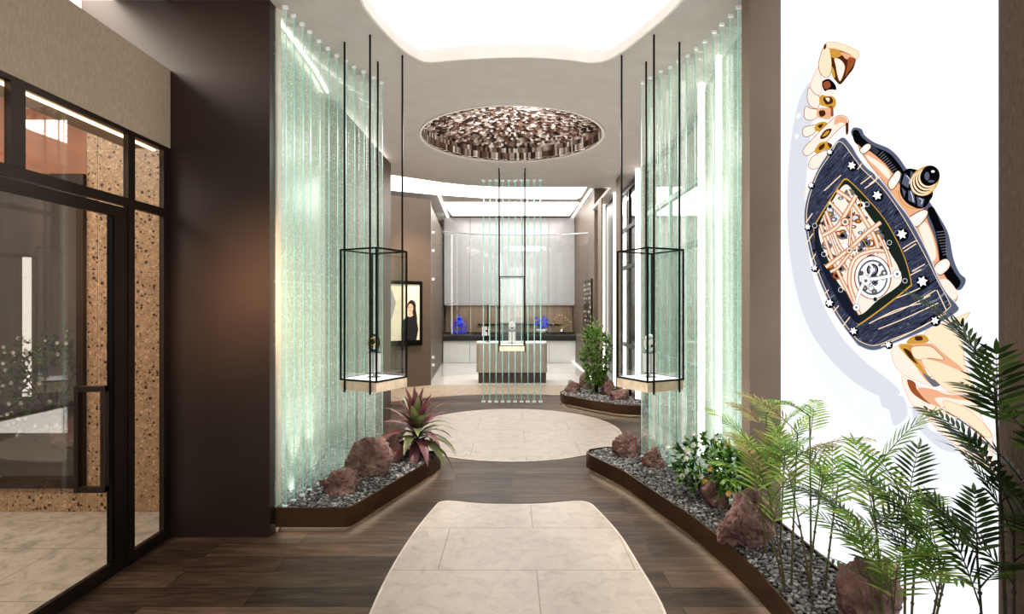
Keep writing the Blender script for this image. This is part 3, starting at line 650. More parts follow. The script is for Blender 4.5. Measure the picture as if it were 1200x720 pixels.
# ------------------------------------------------------------ rocks
def rock(x, y, w, h, dpt, seed, label, rough=.35, rz=0, z=.165, sub=5):
    rr = random.Random(seed*13+1)
    pl = []
    for _ in range(13):
        n = Vector((rr.gauss(0,1), rr.gauss(0,1), rr.gauss(0,1)*.9)).normalized(); pl.append((n, rr.uniform(.68, .98)))
    bm = bmesh.new(); bmesh.ops.create_icosphere(bm, subdivisions=sub+(1 if sub == 5 else 0), radius=1)
    off = Vector((seed*7.3, seed*3.1, seed*1.7)); vs = []
    for v in bm.verts:
        p = v.co.copy(); r = 1.15
        for n, d in pl:
            c = n.dot(p)
            if c > 1e-3: r = min(r, d/c)
        n1 = noise.noise(p*1.3+off); n2 = noise.noise(p*3+off); n3 = noise.noise(p*7+off); n4 = noise.noise(p*15+off)
        rg = 1-abs(noise.noise(p*2.2+off*2))*2.5; pit = max(0, noise.noise(p*5+off*3)-.2)
        s_ = r*(1 + rough*(.55*n1 + .30*n2 + .24*n3 + .14*n4) - rough*.22*max(0, rg) - pit*rough*.8)
        q = p*s_
        if q.z < -.55: q.z = -.55 + (q.z+.55)*.25
        vs.append(q)
    mx = [max(q[i] for q in vs) for i in range(3)]; mn = [min(q[i] for q in vs) for i in range(3)]
    for v, q in zip(bm.verts, vs):
        v.co = Vector(((q.x-(mx[0]+mn[0])/2)/(mx[0]-mn[0])*w, (q.y-(mx[1]+mn[1])/2)/(mx[1]-mn[1])*dpt, (q.z-mn[2])/(mx[2]-mn[2])*(h+.03)-.03))
    me = bpy.data.meshes.new('lava_rock'); bm.to_mesh(me); bm.free(); me.polygons.foreach_set('use_smooth',[True]*len(me.polygons)); me.materials.append(M['rock'])
    o = bpy.data.objects.new('lava_rock', me); COL.objects.link(o); o.location=(x,y,z); o.rotation_euler=(0,0,rz)
    tag(o, label, 'rock')
rock(-1.235,4.0,.30,.17,.2,2,'small jagged reddish lava rock at the front of the left planter',.6,R(15))
rock(-1.14,4.47,.40,.29,.30,5,'large rounded reddish lava rock in the middle of the left planter',.28)
rock(-1.07,4.86,.24,.24,.2,8,'reddish lava rock between the big rock and the burgundy plant',.35)
rock(1.03,4.98,.28,.23,.22,11,'reddish lava rock near the tip of the right planter',.4)
rock(1.26,5.14,.14,.2,.14,13,'small lava rock behind the one at the tip of the right planter',.35,sub=4)
rock(1.19,4.66,.21,.16,.18,17,'small dark lava rock standing at the foot of the right glass screen',.45)
rock(1.335,3.12,.36,.33,.30,21,'large reddish lava rock under the flowering shrub on the right',.38,R(20))
rock(1.36,3.74,.18,.22,.18,24,'small dark lava rock tucked under the flowering shrub',.4,sub=4)
rock(1.52,2.36,.27,.27,.26,31,'reddish lava rock in the right foreground beneath the palms',.32)
rock(.95,8.72,.26,.19,.2,33,'pinkish lava rock at the left end of the small far planter',.4,sub=4)
rock(1.2,9.05,.2,.27,.2,35,'dark red lava rock behind the far green bush',.35,sub=4)
rock(1.47,8.42,.22,.25,.2,37,'upright pinkish lava rock right of the far green bush',.4,sub=4)
rock(1.55,7.98,.30,.16,.2,39,'low pinkish lava rock at the front of the small far planter',.4,sub=4)
rock(1.5,9.2,.25,.27,.2,41,'rear lava rock of the small far planter',.35,sub=4)

# ------------------------------------------------------------ plants
def leafblade(b, p, d, up, ln, w, droop, m, n=3, fold=.0):
    """tapered blade from p along d, bending down"""
    d = d.normalized(); side = d.cross(up)
    if side.length < 1e-3: side = Vector((1,0,0))
    side.normalize(); vs = []; fs = []
    prof = [0.25, 1.0, .75, 0.02] if n == 3 else [0.3, .85, 1.0, .8, .45, .02]
    nn = len(prof)-1; q = p.copy(); dd = d.copy()
    for i in range(nn+1):
        ww = w*prof[i]/2; nrm = side.cross(dd)
        vs += [q-side*ww+nrm*fold*ww, q - nrm*0, q+side*ww+nrm*fold*ww] if fold else [q-side*ww, q+side*ww]
        dd = (dd + Vector((0,0,-droop/nn))).normalized(); q = q + dd*ln/nn
    k = 3 if fold else 2
    for i in range(nn):
        for j in range(k-1): fs.append((i*k+j, i*k+j+1, (i+1)*k+j+1, (i+1)*k+j))
    b.add(vs, fs, m)
def frond(p, d, ln, rnd, m, stem, par, npair=12, lw=.017, ll=.36, droop=.8):
    """arching pinnate palm frond"""
    b = MB(); q = p.copy(); dd = d.normalized(); pts = [q.copy()]; dirs = [dd.copy()]; n = 14
    for i in range(n):
        dd = (dd + Vector((0,0,-droop/n*(i/n+.3)))).normalized(); q = q + dd*ln/n; pts.append(q.copy()); dirs.append(dd.copy())
    b.tube(pts, [.0028*(1-.75*i/n) for i in range(n+1)], stem, 5)
    for k in range(npair):
        f = .22 + .78*k/(npair-1); x = f*n; i = min(int(x), n-1); c = pts[i].lerp(pts[i+1], x-i); t = dirs[i]
        side = t.cross(Vector((0,0,1))); side = side.normalized() if side.length > .01 else Vector((1,0,0)); up = side.cross(t)
        l = ln*ll*(.55+.45*math.sin(PI*min(1,(f*.9+.12))))*rnd.uniform(.9,1.1)
        for s_ in (-1,1):
            ld = (side*s_*1.0 + t*(.65+.5*f) + up*.12 + Vector((rnd.uniform(-.08,.08),rnd.uniform(-.08,.08),rnd.uniform(-.06,.06))))
            leafblade(b, c, ld, up, l, lw, .35, m)
    leafblade(b, pts[-1], dirs[-1], Vector((0,0,1)), ln*ll*.6, lw, .3, m)
    if par.location.x > 0: b.v = [(min(v[0], 1.652-par.location.x), v[1], max(v[2], .0)) for v in b.v]
    o = b.build('frond'); o.parent = par
def palm(x, y, seed, label, canes, mset, rad=.10, clampx=1.62, nf=(3,5), ln=(.28,.42), spread=1, lw=.017, xb=None, up=.15):
    rnd = random.Random(seed); t = empty('bamboo_palm', (x,y,.165)); tag(t, label, 'plant')
    for ci, (dx, dy, hh, lx, ly) in enumerate(canes):
        p0 = Vector((dx,dy,0)); top = Vector((dx+lx, dy+ly, hh)); mid = p0.lerp(top,.5)+Vector((lx*-.15,ly*-.15,0))
        pts = [p0*(1-u)**2 + mid*2*u*(1-u) + top*u*u for u in [k/8 for k in range(9)]]
        st = M['stem_d'] if mset[0] is M['palm_d'] else M['stem']
        b = MB(); b.tube(pts, [.0052-.0022*k/8 for k in range(9)], st, 6)
        for k in (2,3,4,5,6): 
            b.tube([pts[k]-Vector((0,0,.004)), pts[k]+Vector((0,0,.004))], .0064, st, 6)
        b.build('cane', t, smooth=True)
        n = rnd.randint(*nf); a0 = rnd.uniform(0,2*PI)
        for k in range(n):
            u = .55+.45*(k+1)/n; i = min(int(u*8),7); pp = pts[i].lerp(pts[i+1], u*8-i)
            a = a0 + k*2.4 + rnd.uniform(-.3,.3); el = rnd.uniform(.4+up,1.05+up)
            d = Vector((math.cos(a)*math.cos(el)*spread, math.sin(a)*math.cos(el)*spread, math.sin(el)))
            # keep leaves off the wall
            l = rnd.uniform(*ln)
            if x+pp.x+d.x*l*.9 > clampx: d.x = -abs(d.x)*.6 + 0.0
            m = mset[rnd.randrange(len(mset))]
            frond(pp, d, l, rnd, m, st, t, lw=lw)
    return t
# bamboo palm against the poster, pale green
palm(1.40,2.62,3,'pale green bamboo palm in front of the bright poster, behind the other palms',
     [(-.10,.02,.62,-.10,.05),(-.05,.06,.72,.04,.02),(.0,.0,.55,.06,-.02),(.04,.05,.80,.02,.05),(-.02,-.06,.45,-.10,-.05),(.08,.0,.50,.05,-.02),(-.12,-.02,.40,-.12,0)],
     [M['palm'],M['palm'],M['palm_y']], nf=(3,4), ln=(.24,.36), lw=.011)
palm(1.42,3.02,9,'yellowed slender bamboo palm beside the taupe pier',
     [(.0,.0,.74,-.02,.04),(.05,.02,.60,.03,.0),(-.05,-.02,.50,-.05,-.03)], [M['palm_y'],M['palm']], nf=(3,4), ln=(.24,.34), lw=.012)
palm(1.47,2.12,14,'dense mid green bamboo palm before the poster at lower right',
     [(-.06,.0,.52,-.08,.02),(-.01,.05,.66,-.03,.04),(.03,.0,.58,.02,.02),(.08,.04,.48,.03,.0),(-.05,-.08,.34,-.05,-.03),(.05,-.08,.42,.04,-.04),(.1,-.03,.36,.03,-.05),(.02,.08,.30,-.02,.05)],
     [M['palm'],M['palm_d'],M['palm']], nf=(3,4), ln=(.24,.34), lw=.0115)
palm(1.56,1.72,23,'tall dark green bamboo palm at the right edge',
     [(.0,.02,1.12,-.03,.02),(.03,.0,.92,.03,.0),(.0,-.06,.74,.02,-.04),(-.05,.04,.56,-.02,.02),(.05,.06,.66,.02,.02)],
     [M['palm_d']], nf=(4,5), ln=(.22,.34), lw=.014, up=.25)
# cordyline
t = empty('cordyline', (-.86,5.0,.165)); tag(t, 'burgundy and green broad-leaved plant at the end of the left planter', 'plant')
rnd = random.Random(5)
b = MB(); b.tube([(0,0,0),(.01,0,.12),(0,.01,.28)], [.018,.015,.012], M['stem_d'], 8); b.build('stem', t, smooth=True)
for k in range(50):
    f = k/49; a = k*2.399; el = R(8+74*f**1.3); z0 = .10+.20*f
    l = .44-.13*f+rnd.uniform(-.03,.03)
    b = MB(); d = Vector((math.cos(a)*math.cos(el), math.sin(a)*math.cos(el), math.sin(el)+.35))
    red = rnd.random() < (.15+.85*f*f) or (math.cos(a) < -.3 and rnd.random() < .5); m = M['cordy_r'] if red else M['cordy_g']
    leafblade(b, Vector((math.cos(a)*.01,math.sin(a)*.01,z0)), d, Vector((0,0,1)), l, .098-.02*f, 2.2-1.9*f, m, n=5, fold=.25)
    b.build('leaf', t, smooth=True)
# flowering shrubs
def shrub(x, y, z, rx, ry, rz_, n, seed, mats, label, name='flowering_shrub', ll=.06, lw=.03, flowers=0, stems=7, xmax=9, fm=None, fs=.016):
    rnd = random.Random(seed); t = empty(name, (x,y,.165 if z is None else z)); tag(t, label, 'plant')
    h0 = rz_
    b = MB(); tips = []
    for k in range(stems):
        a = rnd.uniform(0,2*PI); q = Vector((math.cos(a)*rx*.6, math.sin(a)*ry*.6, h0*rnd.uniform(1.0,1.7)))
        if x+q.x > xmax: q.x = xmax-x-.05
        b.tube([(q.x*.1,q.y*.1,-.0),(q.x*.45,q.y*.45,q.z*.6),tuple(q)], [.007,.005,.003], M['stem_d'], 6); tips.append(q)
    b.build('branch_cluster', t, smooth=True)
    b = MB(); pos = []
    for k in range(n):
        u = rnd.uniform(-1,1); a = rnd.uniform(0,2*PI); r = rnd.uniform(.55,1.0); s = math.sqrt(1-u*u)
        nz = 1+.35*noise.noise(Vector((math.cos(a)*1.5,math.sin(a)*1.5,u*1.5+seed)))
        p = Vector((rx*s*math.cos(a)*r*nz, ry*s*math.sin(a)*r*nz, h0*1.05+h0*u*r*nz))
        if x+p.x > xmax: continue
        if p.z < .02: continue
        o = Vector((s*math.cos(a), s*math.sin(a), u*.6+.35))
        for j in range(4):
            d = (o + Vector((rnd.uniform(-1,1),rnd.uniform(-1,1),rnd.uniform(-.6,.8)))*1.0)
            leafblade(b, p, d, Vector((rnd.uniform(-.4,.4),rnd.uniform(-.4,.4),1)), ll*rnd.uniform(.7,1.2), lw*rnd.uniform(.8,1.1), .5, mats[rnd.randrange(len(mats))], n=3, fold=.2)
        if r > .85: pos.append((p,o))
    b.build('foliage', t)
    rnd.shuffle(pos)
    front = [q for q in pos if q[1].y < .3 and q[1].x < .6]
    for p, o in front[:flowers]:
        b = MB(); c = p+o*.03
        for j in range(6):
            a = 2*PI*j/6; d = Vector((math.cos(a)*.8, -.55, math.sin(a)*.8))
            leafblade(b, c, d, Vector((0,-1,0)), fs*1.7, fs*1.1, 0, fm or M['petal'], n=3)
        b.build('flower', t)
shrub(1.36,3.95,None,.22,.22,.215,190,2,[M['shrub'],M['shrub'],M['shrub_l']],'dark green shrub with white and yellow blossoms in the right planter', flowers=14, xmax=1.62, ll=.055, lw=.028)
shrub(1.43,3.50,.30,.20,.20,.17,190,7,[M['shrub_l'],M['shrub'],M['bush']],'bright green leafy shrub above the large rock on the right', flowers=5, xmax=1.64, ll=.052, lw=.026, fm=M['petal_y'])
# far bush
shrub(1.30,8.55,None,.24,.24,.56,560,11,[M['bush'],M['bush'],M['shrub_l']],'tall bright green bush in the small far planter', name='green_bush', xmax=1.54, ll=.085, lw=.022, stems=9)
# shrub seen through the storefront
shrub(-3.95,4.8,.35,.46,.35,.45,620,19,[M['blossom_leaf'],M['blossom_leaf'],M['bush']],'blossoming shrub behind the outside window', name='blossom_shrub', flowers=60, ll=.06, lw=.024, fs=.014)
tp = empty('rock_bed_outside', (-3.9,5.0,0)) if False else None
struct(MB().box(-7,-3.0,4.2,6.6,.001,.34,M['gravel_base']).build('trim_3'), 'dark raised bed behind the outside window', 'trim')
rock(-3.6,4.62,.5,.3,.3,44,'lava rock in the bed behind the outside window',.35,z=.33,sub=4)

# ------------------------------------------------------------ portrait
ang = math.atan2(.76,1.15); u = Vector((math.cos(ang), math.sin(ang))); nrm = Vector((math.sin(ang), -math.cos(ang)))
pc = Vector((-2.7,9.84)) + u*( (Vector((-1.55,10.6))-Vector((-2.7,9.84))).length - .60 )
t = empty('framed_portrait', (pc.x+nrm.x*.03, pc.y+nrm.y*.03, 1.38), ang)
tag(t, 'black framed portrait of a dark-haired woman on the taupe wall', 'picture')
hw, hh = .40, .60
b = MB(); b.box(-hw,hw,-.025,.02,hh-.06,hh,M['black']); b.box(-hw,hw,-.025,.02,-hh,-hh+.10,M['black']); b.box(-hw,-hw+.05,-.025,.02,-hh+.10,hh-.06,M['black']); b.box(hw-.05,hw,-.025,.02,-hh+.10,hh-.06,M['black']); b.build('frame', t)
pm = lambda n, c, e=.75: mat(n, c, .6, var=.03, emit=e*.4)
M['p_bg'] = pm('print_cream', (222,214,190)); M['p_skin'] = pm('print_skin', (226,176,146)); M['p_hair'] = pm('print_hair', (40,28,24)); M['p_top'] = pm('print_black', (22,22,24)); M['p_lip']=pm('print_red',(180,50,50)); M['p_grey']=pm('print_grey',(150,150,152))
b = MB()
def flat(b, pts, y, m):     # polygon in local xz facing -y
    tris = tessellate_polygon([[Vector((p[0],p[1],0)) for p in pts]])
    b.add([(p[0], y, p[1]) for p in pts], [tuple(t_) for t_ in tris], m)
def ell(cx, cz, rx, rz, n=20, a=0): return [(cx+rx*math.cos(2*PI*k/n)*math.cos(a)-rz*math.sin(2*PI*k/n)*math.sin(a), cz+rx*math.cos(2*PI*k/n)*math.sin(a)+rz*math.sin(2*PI*k/n)*math.cos(a)) for k in range(n)]
b.box(-hw+.05,hw-.05,-.005,.02,-hh+.10,hh-.06,M['p_bg'])
flat(b, ell(.19,.13,.085,.12), -.010, M['p_hair']); flat(b, [(.2,.2),(.27,.1),(.30,-.1),(.27,-.3),(.22,-.3),(.17,0)], -.011, M['p_hair'])
flat(b, ell(.165,.10,.055,.082), -.014, M['p_skin']); flat(b, [(.13,.03),(.20,.04),(.22,-.06),(.12,-.06)], -.013, M['p_skin'])
flat(b, [(.02,-.12),(.11,-.05),(.15,-.07),(.22,-.04),(.29,-.12),(.32,-.30),(.28,-.5),(.02,-.5),(-.02,-.3)], -.016, M['p_top'])
flat(b, ell(.158,.055,.016,.007,10), -.018, M['p_lip'])
for ex in (.14,.182): flat(b, ell(ex,.115,.011,.006,10), -.018, M['p_hair'])
flat(b, [(.13,.14),(.13,.18),(.2,.19),(.225,.12),(.235,.16),(.19,.23),(.12,.2)], -.019, M['p_hair'])
flat(b, [(-.33,.3),(-.2,.44),(-.12,.2),(-.2,-.1),(-.33,-.05)], -.010, M['p_grey'])
b.build('portrait_print', t)

# ------------------------------------------------------------ watch poster (printed light box)
t = empty('illuminated_poster', (1.66, 2.6, 1.5)); tag(t, 'huge glowing white wall poster of a dark blue and rose gold wristwatch', 'poster')
M['poster'] = emis('poster_white', (247,249,255), .98)
XP = 1.66
child(MB().box(XP,XP+.024,1.92,3.425,.02,CH-.01,M['poster']), 'lightbox_panel', t)
def ink(n, c, e=.75): return emis(n, c, e)
I = dict(navy=ink('ink_navy',(40,44,62),.7), navy2=ink('ink_slate',(104,110,130),.8), cream=ink('ink_cream',(252,226,196),.9), rose=ink('ink_rose',(234,178,142),.9), rose_l=ink('ink_pale_rose',(250,228,214),.95), rose_d=ink('ink_copper',(168,96,58),.8),
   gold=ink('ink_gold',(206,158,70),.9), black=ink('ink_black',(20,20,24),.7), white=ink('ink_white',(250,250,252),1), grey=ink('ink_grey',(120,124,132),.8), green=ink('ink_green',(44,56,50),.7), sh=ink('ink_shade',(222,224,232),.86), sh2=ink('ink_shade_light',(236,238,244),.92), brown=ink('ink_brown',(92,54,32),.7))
def wavy_navy():
    m, nt, out = newmat('ink_layered_carbon'); e = N(nt,'Emission'); e.inputs[1].default_value=.85
    tc = N(nt,'TexCoord'); mp0 = N(nt,'Mapping'); mp0.inputs['Rotation'].default_value=(R(24),0,0); L(nt,tc.outputs['Object'],mp0.inputs[0])
    mp = N(nt,'Mapping'); mp.inputs['Scale'].default_value=(0,3,34); L(nt,mp0.outputs[0],mp.inputs[0])
    w = N(nt,'TexNoise'); w.inputs['Scale'].default_value=1.5; w.inputs['Detail'].default_value=6; w.inputs['Roughness'].default_value=.6; w.inputs['Distortion'].default_value=1.2
    L(nt,mp.outputs[0],w.inputs['Vector'])
    r = ramp(nt,[(.3,(14,16,28)),(.40,(40,44,64)),(.46,(92,98,122)),(.50,(34,38,56)),(.56,(78,84,108)),(.60,(26,30,46)),(.66,(150,156,176)),(.72,(40,46,66))]); L(nt,w.outputs[0],r.inputs[0]); L(nt,r.outputs[0],e.inputs[0]); L(nt,e.outputs[0],out.inputs[0]); return m
I['carbon'] = wavy_navy()
pw = MB(); LAY = [0]
def pp_(px, py):
    Y = F*XP/(px-600); return (Y, CZ+(360-py)*Y/F)
def ink_poly(pts, m, world=False):
    LAY[0] += 1; x = XP - .0010 - LAY[0]*.000012
    q = pts if world else [pp_(*p) for p in pts]
    tris = tessellate_polygon([[Vector((p[0],p[1],0)) for p in q]])
    pw.add([(x, p[0], p[1]) for p in q], [tuple(t_) for t_ in tris], m)
def ink_line(pts, w, m, closed=False):
    n = len(pts); Lq = []; Rq = []
    rng = range(n)
    for i in rng:
        a = Vector(pts[i-1] if (closed or i > 0) else pts[i]); c = Vector(pts[(i+1) % n] if (closed or i < n-1) else pts[i]); d = (c-a).normalized(); nn = Vector((-d.y,d.x))
        p = Vector(pts[i]); Lq.append(tuple(p+nn*w/2)); Rq.append(tuple(p-nn*w/2))
    LAY[0] += 1; x = XP - .0010 - LAY[0]*.000012
    V = [pp_(*p) for p in Lq+Rq]; fs = [(i, (i+1) % n, n+(i+1) % n, n+i) for i in range(n if closed else n-1)]
    pw.add([(x,p[0],p[1]) for p in V], fs, m)
def ink_disc(cx, cy, r, m, r2=None, a=0, n=20): ink_poly(ell(cx,cy,r,r2 or r,n,R(a)), m)
def cr(pts, closed=False, k=6):     # catmull-rom smoothing
    n = len(pts); out = []
    for i in range(n if closed else n-1):
        p0 = pts[i-1] if (closed or i > 0) else pts[i]; p1 = pts[i]; p2 = pts[(i+1) % n]; p3 = pts[(i+2) % n] if (closed or i+2 < n) else p2
        for j in range(k):
            t_ = j/k
            out.append(tuple(.5*((2*p1[q])+(-p0[q]+p2[q])*t_+(2*p0[q]-5*p1[q]+4*p2[q]-p3[q])*t_*t_+(-p0[q]+3*p1[q]-3*p2[q]+p3[q])*t_**3) for q in (0,1)))
    if not closed: out.append(tuple(pts[-1]))
    return out
def qa(*p): return [(920+x/4, 40+y/4) for x, y in p]
def qb(*p): return [(1030+x/3.272, 340+y/3.272) for x, y in p]
def qc(*p): return [(1000+x/3.6, 150+y/3.6) for x, y in p]
def qd(*p): return [(940+x/3.79, 200+y/3.79) for x, y in p]
def shp(q, m, ol=None, w=.7, closed=True, smooth=True):
    c = cr(q, True, 5) if smooth else q
    ink_poly(c, I[m])
    if ol: ink_line(c, w, I[ol], True)
# printed backdrop shade
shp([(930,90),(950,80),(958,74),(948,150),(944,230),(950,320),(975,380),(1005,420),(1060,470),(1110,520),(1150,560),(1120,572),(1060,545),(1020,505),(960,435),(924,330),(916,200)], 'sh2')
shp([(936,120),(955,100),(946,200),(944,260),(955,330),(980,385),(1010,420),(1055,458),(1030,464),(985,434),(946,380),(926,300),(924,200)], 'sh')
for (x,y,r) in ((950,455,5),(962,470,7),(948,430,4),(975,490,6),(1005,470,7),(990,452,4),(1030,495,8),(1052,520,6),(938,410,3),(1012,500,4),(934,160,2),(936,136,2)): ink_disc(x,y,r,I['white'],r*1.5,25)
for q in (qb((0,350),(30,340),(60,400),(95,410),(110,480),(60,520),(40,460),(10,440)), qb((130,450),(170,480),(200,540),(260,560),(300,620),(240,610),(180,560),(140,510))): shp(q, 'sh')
# upper bracelet, link by link
shp(qa((160,150),(140,185),(120,240),(130,280),(150,290),(172,270),(175,220),(165,180)), 'rose_l', 'rose')
shp(qa((112,250),(105,300),(118,335),(150,350),(165,320),(160,290),(140,280)), 'rose_l', 'rose_d')
shp(qa((165,290),(200,285),(235,300),(240,330),(225,350),(190,340),(165,330)), 'gold'); shp(qa((180,300),(215,295),(225,320),(195,330)), 'brown'); shp(qa((190,300),(210,300),(205,318)), 'cream')
shp(qa((175,225),(205,210),(235,235),(240,265),(210,265),(185,265)), 'black'); shp(qa((180,230),(205,220),(215,245),(190,258)), 'rose_d'); shp(qa((182,285),(200,262),(245,262),(252,270),(215,290)), 'rose_l')
shp(qa((185,60),(170,90),(158,140),(165,180),(190,205),(212,190),(222,150),(218,110),(212,72)), 'cream', 'rose_d')
shp(qa((212,72),(240,68),(280,85),(320,100),(334,115),(322,160),(300,190),(262,235),(240,220),(222,190),(218,120)), 'brown')
shp(qa((212,72),(250,75),(270,95),(245,110),(220,108)), 'gold'); shp(qa((262,84),(300,95),(322,112),(290,118),(275,105)), 'rose')
shp(qa((232,112),(262,120),(282,150),(275,190),(258,222),(245,190),(238,150)), 'rose_l', 'rose_d')
shp(qa((300,110),(330,118),(318,150),(300,175),(284,200),(292,150)), 'rose_d'); shp(qa((218,150),(232,170),(236,205),(222,195)), 'gold')
shp(qa((185,50),(200,38),(250,40),(310,62),(348,85),(338,118),(300,92),(240,70),(205,66)), 'cream', 'rose')
shp(qa((183,55),(195,46),(192,66),(184,72)), 'brown')
shp(qa((98,340),(90,375),(100,400),(135,402),(160,380),(155,355),(125,350)), 'rose_l', 'rose_d')
shp(qa((155,350),(190,345),(215,350),(225,380),(205,400),(170,395),(150,385)), 'rose'); shp(qa((160,362),(185,358),(190,378),(168,388)), 'brown')
shp(qa((205,340),(225,340),(228,385),(215,380),(216,352)), 'rose_d')
shp(qa((88,440),(84,470),(100,482),(130,470),(160,440),(150,425),(118,430)), 'rose_l', 'rose_d')
shp(qa((150,420),(185,410),(200,425),(170,455),(140,450)), 'gold'); shp(qa((155,430),(180,420),(168,442)), 'brown')
shp(qa((90,535),(88,562),(110,570),(150,540),(200,500),(250,450),(285,425),(296,430),(298,400),(270,380),(235,390),(190,430),(140,480)), 'rose_l', 'rose_d')
shp(qa((240,392),(268,384),(292,402),(298,440),(286,470),(284,425),(262,415),(232,425)), 'rose'); shp(qa((286,420),(298,420),(298,462),(288,470)), 'brown')
shp(qa((165,485),(190,450),(220,445),(205,475),(180,492)), 'brown'); shp(qa((175,480),(195,456),(210,455),(195,475)), 'gold')
shp(qa((140,545),(165,510),(200,505),(222,520),(215,540),(180,545),(150,560)), 'gold'); shp(qa((160,530),(185,512),(185,530),(165,545)), 'brown'); shp(qa((200,512),(222,518),(214,536)), 'brown')
shp(qa((112,605),(115,628),(150,630),(200,580),(240,520),(215,540),(175,550),(130,575)), 'rose_l', 'rose_d')
# lower bracelet
shp(qb((245,130),(290,110),(350,85),(335,110),(300,145),(285,155)), 'cream', 'rose'); shp(qb((262,132),(300,118),(285,155),(270,148)), 'grey')
shp(qb((175,165),(240,130),(290,160),(322,210),(330,270),(350,340),(330,330),(290,295),(255,260),(200,200)), 'cream', 'rose')
shp(qb((50,230),(58,280),(95,325),(150,350),(200,370),(215,365),(190,330),(140,280),(100,235),(75,215)), 'rose_l', 'rose')
shp(qb((75,210),(120,205),(200,205),(240,235),(290,275),(320,300),(330,325),(290,310),(230,290),(170,268),(200,340),(240,362),(215,368),(180,345),(140,290),(100,245)), 'rose')
shp(qb((82,212),(130,212),(125,235),(150,270),(185,320),(205,335),(180,330),(140,285),(105,250)), 'gold'); shp(qb((95,225),(120,235),(135,262),(150,285),(120,262)), 'brown')
shp(qb((130,218),(195,215),(230,240),(250,268),(195,262),(150,268),(128,245)), 'cream', 'rose_d'); shp(qb((130,178),(175,172),(190,200),(110,205)), 'gold'); shp(qb((140,180),(165,178),(168,192),(145,194)), 'brown')
shp(qb((170,318),(205,340),(245,358),(215,372),(190,350)), 'grey')
shp(qb((165,265),(230,275),(290,300),(340,325),(380,400),(375,425),(330,400),(270,390),(235,362),(195,320)), 'cream', 'rose')
shp(qb((90,330),(100,380),(130,440),(180,475),(250,475),(330,500),(380,560),(420,600),(438,640),(438,560),(400,500),(370,430),(300,400),(200,380),(140,365)), 'rose_l', 'rose')
shp(qb((110,345),(140,355),(150,385),(200,430),(190,435),(130,395)), 'rose_d'); shp(qb((150,380),(200,378),(260,400),(320,405),(370,425),(300,420),(250,412),(215,418),(240,450),(190,430)), 'rose')
shp(qb((250,425),(330,450),(400,510),(436,560),(400,560),(330,500),(270,470)), 'cream', 'rose')
shp(qb((190,490),(230,540),(290,590),(360,650),(436,690),(436,650),(370,600),(300,560),(250,510)), 'rose_l', 'rose'); shp(qb((240,510),(300,540),(380,570),(430,590),(380,588),(300,562)), 'grey'); shp(qb((315,590),(350,595),(380,625),(350,622)), 'grey')
# caseband
shp(qc((0,0),(36,4),(50,30),(90,60),(150,85),(190,120),(222,165),(240,190),(330,320),(375,390),(405,450),(425,550),(450,610),(478,640),(460,680),(435,682),(400,640),(375,600),(300,470),(220,330),(100,120),(0,40)), 'navy2', 'sh')
shp(qc((0,15),(20,10),(40,40),(85,75),(150,105),(180,135),(215,190),(150,180),(110,140),(70,110),(30,80),(5,55)), 'black')
shp(qc((315,350),(340,335),(370,400),(390,450),(395,540),(430,610),(455,650),(435,680),(400,650),(372,590),(360,500),(345,430)), 'black')
for k in range(9): ink_line(qc((128+k*7,100+k*9),(108+k*7,118+k*8)), 1.0, I['grey'])
for k in range(9): ink_line(qc((352+k*3.5,440+k*12),(388+k*2,436+k*12)), 1.0, I['grey'])
for k in range(6): ink_line(qc((80+k*6,70+k*5),(66+k*6,86+k*5)), .8, I['navy2'])
shp(qc((20,70),(45,90),(75,100),(130,145),(160,180),(190,225),(215,270),(240,330),(300,350),(320,400),(345,460),(360,520),(372,590),(400,640),(440,690),(436,730),(400,735),(360,690),(300,560),(240,420),(160,270),(60,140)), 'rose', 'rose_d')
shp(qc((60,115),(120,150),(155,185),(150,215),(100,165),(66,135)), 'rose_l'); shp(qc((280,420),(310,400),(340,470),(352,540),(330,560),(300,480)), 'rose_l'); shp(qc((365,650),(400,640),(440,690),(436,720),(400,720)), 'rose_l')
for q in (qc((28,95),(45,110),(72,90),(76,72),(60,66),(40,80)), qc((148,235),(165,262),(195,225),(203,192),(188,180),(165,205)), qc((235,385),(268,418),(305,385),(318,355),(300,345),(262,362)), qc((345,590),(365,622),(400,600),(412,572),(395,552),(362,565))):
    shp(q, 'rose_l', 'brown', .9)
    m_ = [sum(v[i] for v in q)/len(q) for i in (0,1)]; ink_poly(cr([(m_[0]+(v[0]-m_[0])*.55, m_[1]+(v[1]-m_[1])*.55) for v in q], True), I['white'])
